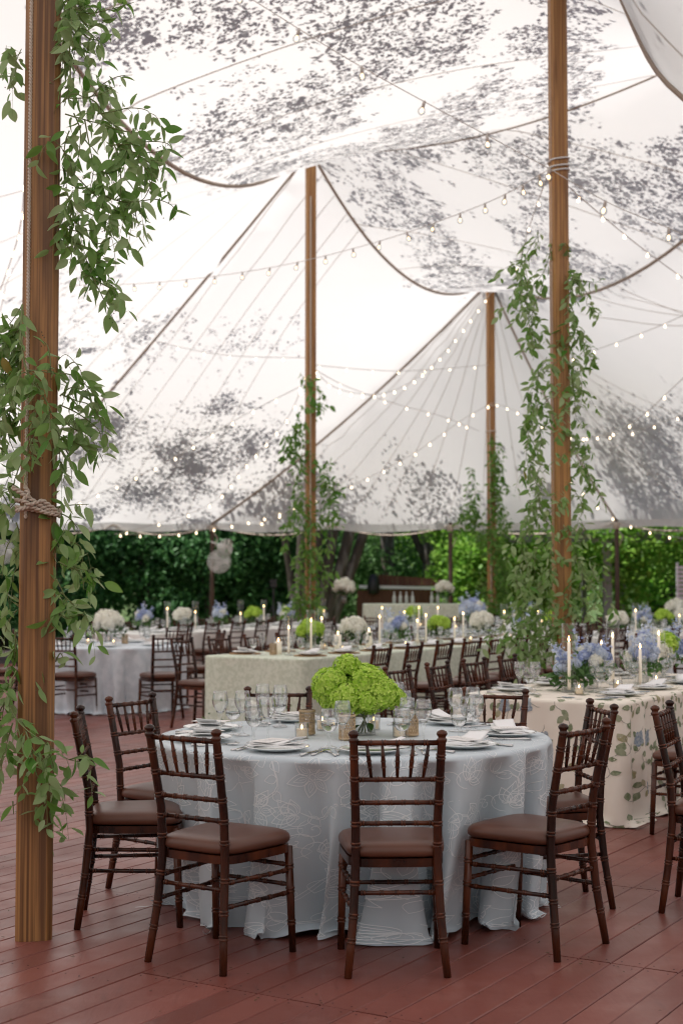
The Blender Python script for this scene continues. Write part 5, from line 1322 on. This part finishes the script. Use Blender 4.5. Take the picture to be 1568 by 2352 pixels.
vD = thing('smilax_vine', (2.95, 27.9, 0), 0, 'dense vine thickly wrapping the farthest pole', 'vine'); D_ = []; rgb = random.Random(41)
for k in range(34):
    y0 = 1000 + 400*(k/34)**.8; wdt = 4 + 26*min(1, (k/34)); D_.append((wander(1138 + rgb.uniform(-wdt, wdt), y0, 4, rgb.uniform(-7,7), 16, 27.8, 8), .004))
for k in range(9): D_.append((wander(1110 - rgb.uniform(0,45), 1040 + rgb.uniform(0,160), 4, -4, 14, 27.8, 6), .004))
garland(vD, D_, .10, 0, 7, 'smilax2', spacing=.034, spread=.2, sub=2)

# ------------------------------------------------------------- string lights
def light_string(pts, sag, lab, r=.026, gap=.61, phase=.3, drop=0, nmax=60):
    a, c = Vector(pts[0]), Vector(pts[-1])
    L = cat(a, c, sag, 40) if len(pts) == 2 else poly([Vector(p) for p in pts], 10)
    if gap > 5:
        pr = [((p.x/p.y)*3267, (p.z-1.48)/p.y*3267) for p in L]; pl = sum(math.hypot(pr[i+1][0]-pr[i][0], pr[i+1][1]-pr[i][1]) for i in range(len(pr)-1))
        gap = sum((L[i+1]-L[i]).length for i in range(len(L)-1)) * gap / pl
    t = thing('string_light', tuple(L[0]), 0, lab, 'string lights', 'string lights under the canopy'); o = L[0]
    b = MB(); b.tube([p - o for p in L], .0042 if r > .027 else .0055, 5); link('cable', b, MT['cable'], t, smooth=True)
    acc = gap*phase; tot = 0; n = 0
    for i in range(len(L)-1):
        seg = (L[i+1]-L[i]); d = seg.length
        while acc <= tot + d and n < nmax:
            p = L[i].lerp(L[i+1], (acc-tot)/d) - o; tilt = random.uniform(-.3,.3)
            mt = Matrix.Translation(p) @ Matrix.Rotation(tilt, 4, 'Y') @ Matrix.Rotation(random.uniform(-.2,.2), 4, 'X')
            bo = bpy.data.objects.new('bulb', bulb_mesh(r)); COL.objects.link(bo); bo.parent = t; bo.matrix_local = mt
            if r > .027:
                for nm, me in (('filament', filament_mesh(r)), ('socket', socket_mesh(r))):
                    f = bpy.data.objects.new(nm, me); COL.objects.link(f); f.parent = bo
            acc += gap; n += 1
        tot += d
    return t
_bm = {}
def bulb_mesh(r):
    if ('b', r) not in _bm:
        b = MB(); s = r/.03
        if r > .027: b.lathe([(.012*s,-.045*s),(.022*s,-.055*s),(.029*s,-.07*s),(.030*s,-.08*s),(.027*s,-.095*s),(.016*s,-.106*s),(0,-.11*s)], 14); m = 'bulbglass'
        else: b.lathe([(.010*s,-.02*s),(.012*s,-.045*s),(.024*s,-.055*s),(.028*s,-.075*s),(.024*s,-.09*s),(.012*s,-.10*s),(0,-.103*s)], 8); m = 'bulb'
        me = b.mesh('bulb', True); me.materials.append(MT[m]); _bm[('b', r)] = me
    return _bm[('b', r)]
def filament_mesh(r):
    if ('f', r) not in _bm:
        b = MB(); s = r/.03; b.lathe([(0,-.05*s),(.009*s,-.058*s),(.013*s,-.075*s),(.008*s,-.09*s),(0,-.095*s)], 8); me = b.mesh('filament', True); me.materials.append(MT['filament']); _bm[('f', r)] = me
    return _bm[('f', r)]
def socket_mesh(r):
    if ('s', r) not in _bm:
        b = MB(); s = r/.03; b.lathe([(0,.008*s),(.009*s,.006*s),(.012*s,-.006*s),(.013*s,-.046*s),(0,-.047*s)], 10); me = b.mesh('socket', True); me.materials.append(MT['socket']); _bm[('s', r)] = me
    return _bm[('s', r)]
knot = at(1262, 388, 12.38)
light_string([knot, at(838,158,12.1), at(540,-25,11.9), at(300,-160,11.8)], 0, 'nearest string of clear globe bulbs running from the right pole up to the top left', .034, .62, .02)
light_string([knot, at(1405,470,12.3), at(1560,535,12.3), at(1800,650,12.3)], 0, 'nearest string of clear globe bulbs running right and down from the tall pole', .034, .60, .95)
light_string([at(20,655,22), at(310,652,20), at(590,620,18.3), at(850,560,16.5), at(1107,470,14.4), knot], 0, 'string of small bulbs sweeping from the left across the middle pole to the tall pole', .030, .56, .4)
light_string([at(130,690,27), at(290,762,26), at(489,812,24), at(705,822,21.6)], 0, 'faint string of bulbs reaching the centre left pole from the upper left', 0.0176, 66)
light_string([at(705,880,21.6), at(540,965,24), at(360,1072,27), at(173,1158,30)], 0, 'string of bulbs descending from the centre left pole to the left eave', 0.0208, 52)
light_string([at(705,850,21.6), at(660,960,24), at(565,1068,27), at(470,1165,30), at(265,1228,31)], 0, 'string of bulbs drooping from the centre left pole to the corner side pole', 0.0216, 42)
light_string([at(262,1226,31), at(410,1225,30.9), at(592,1192,30), at(720,1150,28.9)], 0, 'string of bulbs along the back eave from the corner side pole', 0.0216, 40)
light_string([at(705,822,21.5), at(760,885,22.4), at(850,906,23.6), at(930,885,24.8), at(1010,822,26), at(1070,745,27), at(1130,668,27.9)], 0, 'string of bulbs in a deep swag between the two central poles', 0.0192, 28)
light_string([at(712,838,21.6), at(920,852,24.8), at(1120,838,27.9)], 0, 'nearly level faint string between the two central poles', 0.0160, 60)
light_string([at(712,842,21.6), at(790,885,23), at(900,925,25), at(1010,955,27), at(1100,990,29)], 0, 'second faint swag of bulbs right of the centre left pole', 0.0176, 52)
light_string([at(1133,925,27.9), at(1200,950,26), at(1290,998,24), at(1380,1000,22), at(1460,965,20.5), at(1550,885,19), at(1640,800,18)], 0, 'string of bulbs swagging right from the farthest pole', 0.0176, 42)
light_string([at(1130,925,27.8), at(1060,965,28.5), at(935,1050,29.6), at(785,1125,30.6), at(600,1200,31.2)], 0, 'string of bulbs falling left from the farthest pole to the back eave', 0.0208, 42)
light_string([at(1300,825,24), at(1400,792,22), at(1510,750,20), at(1620,700,18)], 0, 'short string of bulbs rising to the right beside the vine pole', 0.0176, 58)
light_string([at(1300,1090,28), at(1395,1180,28.5), at(1500,1222,28.8), at(1640,1250,29)], 0, 'string of bulbs down to the right rear eave', 0.0208, 45)
light_string([knot, at(1340,460,13.5), at(1480,575,15.5), at(1640,690,17)], 0, 'second string leaving the tall pole, farther back to the right', 0.0176, 75)
light_string([at(1180,640,20), at(1215,520,17), knot], 0, 'short hanging string behind the tall pole', 0.0160, 80)
light_string([at(60,330,14), at(50,500,15), at(25,600,16), at(-20,720,17)], 0, 'string of bulbs hanging left of the thick near pole', 0.0220, 55)
light_string([at(40,460,18), at(20,590,19), at(5,700,20), at(-30,800,21)], 0, 'second string of bulbs at the far left edge', 0.0192, 48)
light_string([at(1330,1005,26), at(1440,995,24), at(1600,940,21)], 0, 'low string of bulbs right of the vine clad pole', 0.0176, 55)

# ------------------------------------------------------------- fans on the side poles
def fan(p, rz, lab, r=.25, tilt=0):
    t = thing('wall_fan', p, rz, lab, 'fan', 'white fans on the side poles'); b = MB()
    for k in range(9): q = r*(1-k*.105); b.tube([(q*math.cos(2*math.pi*j/28), -.06-.06*math.cos(k*.17), q*math.sin(2*math.pi*j/28)) for j in range(29)], .006, 4, cap=False)
    for k in range(24): a = 2*math.pi*k/24; b.tube([(.03*math.cos(a),-.12,.03*math.sin(a)),(r*math.cos(a),-.07,r*math.sin(a)),(r*.9*math.cos(a),.05,r*.9*math.sin(a)),(.05*math.cos(a),.09,.05*math.sin(a))], .0035, 4)
    link('cage', b, MT['fan'], t, smooth=True)
    for k in range(3):
        a = 2*math.pi*k/3; b = MB(); c, s = math.cos, math.sin
        b.add([(.03*c(a),-.02,.03*s(a)),(r*.85*c(a-.35),-.05,r*.85*s(a-.35)),(r*.88*c(a+.1),-.02,r*.88*s(a+.1)),(r*.7*c(a+.45),.02,r*.7*s(a+.45)),(.04*c(a+.6),.0,.04*s(a+.6))], [(0,1,2,3,4)]); link('blade', b, MT['fan'], t)
    b = MB(); M = Matrix.Rotation(R(90), 4, 'X'); b.lathe([(0,-.16),(.08,-.15),(.09,-.03),(.05,.05),(0,.06)], 16, M); link('motor', b, MT['fan'], t, smooth=True)
    b = MB(); b.tube([(0,.12,0),(-.1,.2,.08),(-.2,.24,.1)], .02, 8); link('bracket', b, MT['fan'], t, smooth=True); return t
p = at(503, 1290, 31.0); fan(p, .1, 'white round caged fan on the side pole, facing us, the lower one'); p = at(516, 1256, 31.0); fan(p, 1.35, 'upper white fan on the same side pole, turned sideways', .17)
p = at(14, 1268, 29.5); fan(p, -.2, 'white caged fan at the far left edge, left of the thick pole')

# ------------------------------------------------------------- beyond the tent
def tree(x, y, h, r, m, lab, n=9000, size=.13, lo=.3, trunk=.16, group=None, lean=(0,0), flat=1., name='tree', cl=60, dens=.16):
    t = thing(name, (x, y, -.2), 0, lab, 'tree' if 'tree' in name else 'shrub', group); g = np.random.default_rng(int(abs(x*97+y*13)*7) % 100000)
    c = []
    while len(c) < cl:
        q = g.uniform(-1, 1, 3)
        if .25 < np.linalg.norm(q) < 1: c.append(q)
    c = np.array(c); c[:,0] *= r; c[:,1] *= r*flat; c[:,2] = lo + (c[:,2]+1)/2*(h-lo)
    k = g.integers(0, cl, n); d = g.normal(size=(n,3)); d /= np.linalg.norm(d, axis=1)[:,None]; rad = r*dens*2.1*g.uniform(.35,1,n)[:,None]**.6
    P = c[k] + d*rad*np.array([1,1,.75]); P += np.array([lean[0], lean[1], 0])*(P[:,2:3]/h); P = P[P[:,2] > .1]
    np.random.seed(int(abs(x*7+y))); tag(link('crown', leaf_cloud('crown', P, size, .9, .6, .15), MT[m], t), kind='stuff')
    b = MB(); b.tube([(0,0,0),(.05,0,h*.3),(lean[0]*.5,0,h*.6),(lean[0],0,h*.9)], [trunk, trunk*.85, trunk*.5, trunk*.15], 9); link('trunk', b, MT['bark'], t, smooth=True)
    for i in range(5):
        e = c[i*7 % cl]; b = MB(); b.tube([(0,0,h*.25+.1*i), (e[0]*.5, e[1]*.5, max(h*.3, e[2]*.8)), tuple(e)], [trunk*.4, trunk*.28, trunk*.1], 6); link('limb', b, MT['bark'], t, smooth=True)
    return t
hedge = [(-11.5,36,'left'),(-9.2,36.5,''),(-7.2,36,''),(-5.2,36.8,''),(-3.4,36.2,''),(-1.9,37,'')]
for k, (x, y, _) in enumerate(hedge): tree(x, y, 5.6, 1.7, 'fol_dark', f'tall dark evergreen, {ords[k]} from the left in the hedge behind the left tables', 9000, .15, .0, .12, 'dark evergreens behind the left tables', cl=110, dens=.15)
for k, x in enumerate((-12,-8.6,-5,-1.5,2.5,6,10,14)): tree(x, 44 + (k % 3), 7.5, 2.6, 'fol_bright' if k > 3 else ('fol_mid' if k > 1 else 'fol_dark'), f'big leafy tree in the wood behind the tent, {ords[k]} from the left', 11000, .2, .2, .25, 'trees of the wood behind the tent', cl=120)
for k, x in enumerate((-14,-7,0,7,14,21)): tree(x, 58, 10, 4.6, 'fol_bright', f'distant tree in the rear row of the wood, {ords[k]} from the left', 9000, .3, .0, .3, 'distant trees behind the wood', cl=100)
tree(2.9, 37, 5, 1.0, 'fol_bright', 'bright leafy small tree between the shed and the far vine pole', 6000, .12, .1, .08)
tree(1.0, 40, 3.2, 1.6, 'fol_mid', 'soft green shrub mass behind the brown shed', 6000, .14, .0, .06, name='shrub')
tree(-1.0, 38.5, 2.2, 1.0, 'fol_mid', 'soft green shrub behind the leaning grey trunks', 4000, .14, .0, .06, name='shrub')
# leaning multi-stemmed tree, two straight trunks
mt_ = thing('multi_stem_tree', (-.6, 34.5, -.2), 0, 'old tree of several leaning grey stems behind the vine pole, left of centre', 'tree')
for k, (x0, x1, r_) in enumerate(((-.45,-.35,.13),(-.25,.1,.15),(-.1,.5,.16),(.05,.95,.17),(.15,1.35,.15),(-.4,-.9,.10))):
    b = MB(); b.tube([(x0,k*.12,0),(x0+(x1-x0)*.25,k*.12,1.0),(x0+(x1-x0)*.65,k*.12,2.3),(x1,k*.12,3.6),(x1*1.5,0,6)], [r_*1.1,r_,r_*.9,r_*.75,r_*.4], 10); link('stem', b, MT['bark'], mt_, smooth=True)
for k, (px, r_, lab) in enumerate(((893,.20,'straight mottled grey tree trunk behind the brown shed, left one'),(985,.17,'forked grey tree trunk behind the right end of the brown shed'),(1500,.16,'dark tree trunk beyond the pergola at the right'))):
    p = at(px, 1344, 39 if k < 2 else 46); t = thing('tall_tree', (p.x, p.y, -.2), 0, lab, 'tree'); b = MB(); b.tube([(0,0,0),(.03,0,1.5),(-.05,0,3),(0,0,7)], [r_*1.25,r_,r_*.95,r_*.7], 12)
    if k == 1: b.tube([(-.02,0,2.2),(-.35,.1,2.9),(-.8,.1,4.5)], [.12,.1,.06], 8)
    link('trunk', b, MT['bark'], t, smooth=True)
    tag(link('crown', leaf_cloud('crown', np.random.normal(size=(2500,3))*np.array([1.8,1.6,1.2]) + np.array([0,0,8.5]), .22, .8, .6, .15), MT['fol_mid'], t), kind='stuff')
# brown board shed with a pale metal edge
sh = thing('low_wooden_shed', (at(915,1344,35).x, 35, -.2), 0, 'low brown board shed with a pale metal gutter strip, beyond the tables', 'shed')
for k in range(17):
    b = MB(); x = -1.02 + .12*k; b.box((x,0,0),(x+.113,.025,1.55+.004*k)); link('wall_board', b, MT['board_brown'], sh)
for k in range(13):
    b = MB(); x = -.50 + .12*k; b.box((x,.06,1.66),(x+.114,.085,1.93-.008*k)); link('upper_board', b, MT['board_brown'], sh)
b = MB(); b.box((-1.0,-.06,1.585),(1.05,-.0,1.66), Matrix.Rotation(R(1.2),4,'Y')); link('metal_strip', b, MT['whitepaint'], sh)
b = MB(); b.box((-.98,.03,0),(1.0,.9,1.52)); link('body', b, MT['board_brown'], sh)
b = MB(); b.lathe([(0,1.45),(.12,1.47),(.15,1.6),(.14,1.8),(.08,1.93),(0,1.95)], 12, c=(-.62,-.12)); link('hose_reel', b, MT['black'], sh, smooth=True)
# buffet bar with flowers
br = thing('buffet_bar', (at(985,1344,30).x, 29.6, 0), 0, 'waist high serving bar under a grey green cloth at the back of the tent', 'bar'); 
cl = Cloth(perimeter_rect(2.75, .7, .05, .08), 1.09, 22, 77, pud=.02, amp=.03, flare=.01); link('bar_cloth', cl.mesh(120, 10, (0,.35)), MT['sage'], br, smooth=True)
for px, lab, k in ((790,'white flower urn at the left end of the serving bar','white'),(1020,'white flower bowl at the right end of the serving bar','white')):
    p = at(px, 1380, 29.9); bouquet(p.x, 29.9, k, lab, .24 if px < 800 else .2, .22, z=1.095, nh=9)
for k in range(6):
    p = at(905 + 14*k + (30 if k > 3 else 0), 1385, 29.8); b = thing('bar_bottle', (p.x, 29.8, 1.093), 0, f'{ords[k]} small glass bottle from the left on the serving bar', 'bottle', 'bottles on the serving bar')
    q = MB(); q.lathe([(0,0),(.035,0),(.036,.14),(.014,.19),(.013,.25),(0,.25)], 10); link('bottle_body', q, MT['frost'], b, smooth=True)
# tripod speaker stand
ts = thing('tripod_stand', (at(628,1344,31).x, 31, 0), 0, 'black tripod stand with a small loudspeaker in front of the dark hedge', 'stand')
for k in range(3):
    a = k*2.094+.6; b = MB(); b.tube([(0,0,1.05),(.62*math.cos(a),.62*math.sin(a),0)], .02, 6); link('leg', b, MT['black'], ts)
b = MB(); b.tube([(0,0,.35),(0,0,1.5)], .022, 6); link('pole', b, MT['black'], ts); b = MB(); b.box((-.07,-.06,1.44),(.07,.06,1.60)); b.lathe([(0,0),(.04,0),(.05,.01)], 14, Matrix.Translation((0,-.061,1.52)) @ Matrix.Rotation(R(90),4,'X')); link('speaker_box', b, MT['black'], ts)
# vine-covered pergola at the right
pg = thing('pergola', (7.6, 34, -.2), 0, 'grey pergola thickly roofed with bright green vine at the right rear', 'pergola')
for px, d, w_ in ((1393,34,.10),(1430,36,.05),(1118,34.5,.08),(1240,36,.07),(1600,34,.1),(1340,37,.06)):
    p = at(px, 1344, d); b = MB(); b.box((p.x-7.6-w_, p.y-34-w_, 0),(p.x-7.6+w_, p.y-34+w_, 2.75)); link('post', b, MT['greypaint'], pg)
for y in (0, 2): b = MB(); b.box((-4.4,y-.05,2.7),(4.5,y+.05,2.9)); link('beam', b, MT['greypaint'], pg)
for k in range(12): b = MB(); b.box((-4.2+.75*k,-.5,2.9),(-4.14+.75*k,2.6,3.02)); link('rafter', b, MT['greypaint'], pg)
g = np.random.default_rng(9); n = 26000
c = np.stack([g.uniform(-5.0,4.8,420), g.uniform(-.7,2.6,420), 2.55+g.uniform(-.55,1.9,420)], 1)
for i, px in enumerate((1118,1240,1430)):
    xx = at(px,1344,34.5).x-7.6; c = np.concatenate([c, np.stack([xx+g.normal(size=26)*(.30 if px != 1430 else .16), g.uniform(-.2,.5,26), g.uniform(.3,2.6,26)],1)])
c = np.concatenate([c, np.stack([g.uniform(-5.0,-2.4,90), g.uniform(-.2,.8,90), g.uniform(1.1,2.6,90)],1)])
k = g.integers(0, len(c), n); P = c[k] + g.normal(size=(n,3))*np.array([.20,.20,.16])
np.random.seed(3); tag(link('vine_leaves', leaf_cloud('vine_leaves', P, .13, 1.2, .75, .15), MT['fol_bright'], pg), kind='stuff')
wp = thing('white_slatted_screen', (at(1566,1344,33).x, 33, 0), 0, 'white slatted screen at the far right edge behind the flowers', 'screen')
for k in range(9): b = MB(); b.box((-.14,0,1.05+.1*k),(.6,.03,1.12+.1*k)); link('slat', b, MT['whitepaint'], wp)
for x in (-.14,.55): b = MB(); b.box((x,-.02,0),(x+.05,.0,2.0)); link('upright', b, MT['whitepaint'], wp)
wh = thing('white_garden_wall', (at(1080,1344,38).x, 38, -.2), 0, 'pale wall glimpsed between the leaves right of the shed', 'wall'); b = MB(); b.box((-.4,0,0),(2.2,.2,1.35)); link('wall_panel', b, MT['whitepaint'], wh)
# unused prototypes that were never placed
for o in list(SC.objects):
    if o.type == 'EMPTY' and not o.parent and not o.get('label'):
        for ch in list(o.children): bpy.data.objects.remove(ch)
        bpy.data.objects.remove(o)

# crumbs of leaf and petal fallen on the boards
g = np.random.default_rng(77); P = []
for _ in range(170):
    d = g.uniform(4.6, 12); P.append((g.uniform(-.27,.27)*d, d, .004))
np.random.seed(12)
P = np.array(P); a = np.random.normal(size=(len(P),3)); a[:,2] = 0
me = leaf_cloud('fallen_leaf_bits', P, .017, 8, .5, .05, a*9)
tag(link('fallen_leaf_bits', me, mat('dry_leaf_bits', (.10,.06,.025), .8)), 'tiny dry leaf crumbs scattered over the red deck boards', 'leaf litter', kind='stuff')
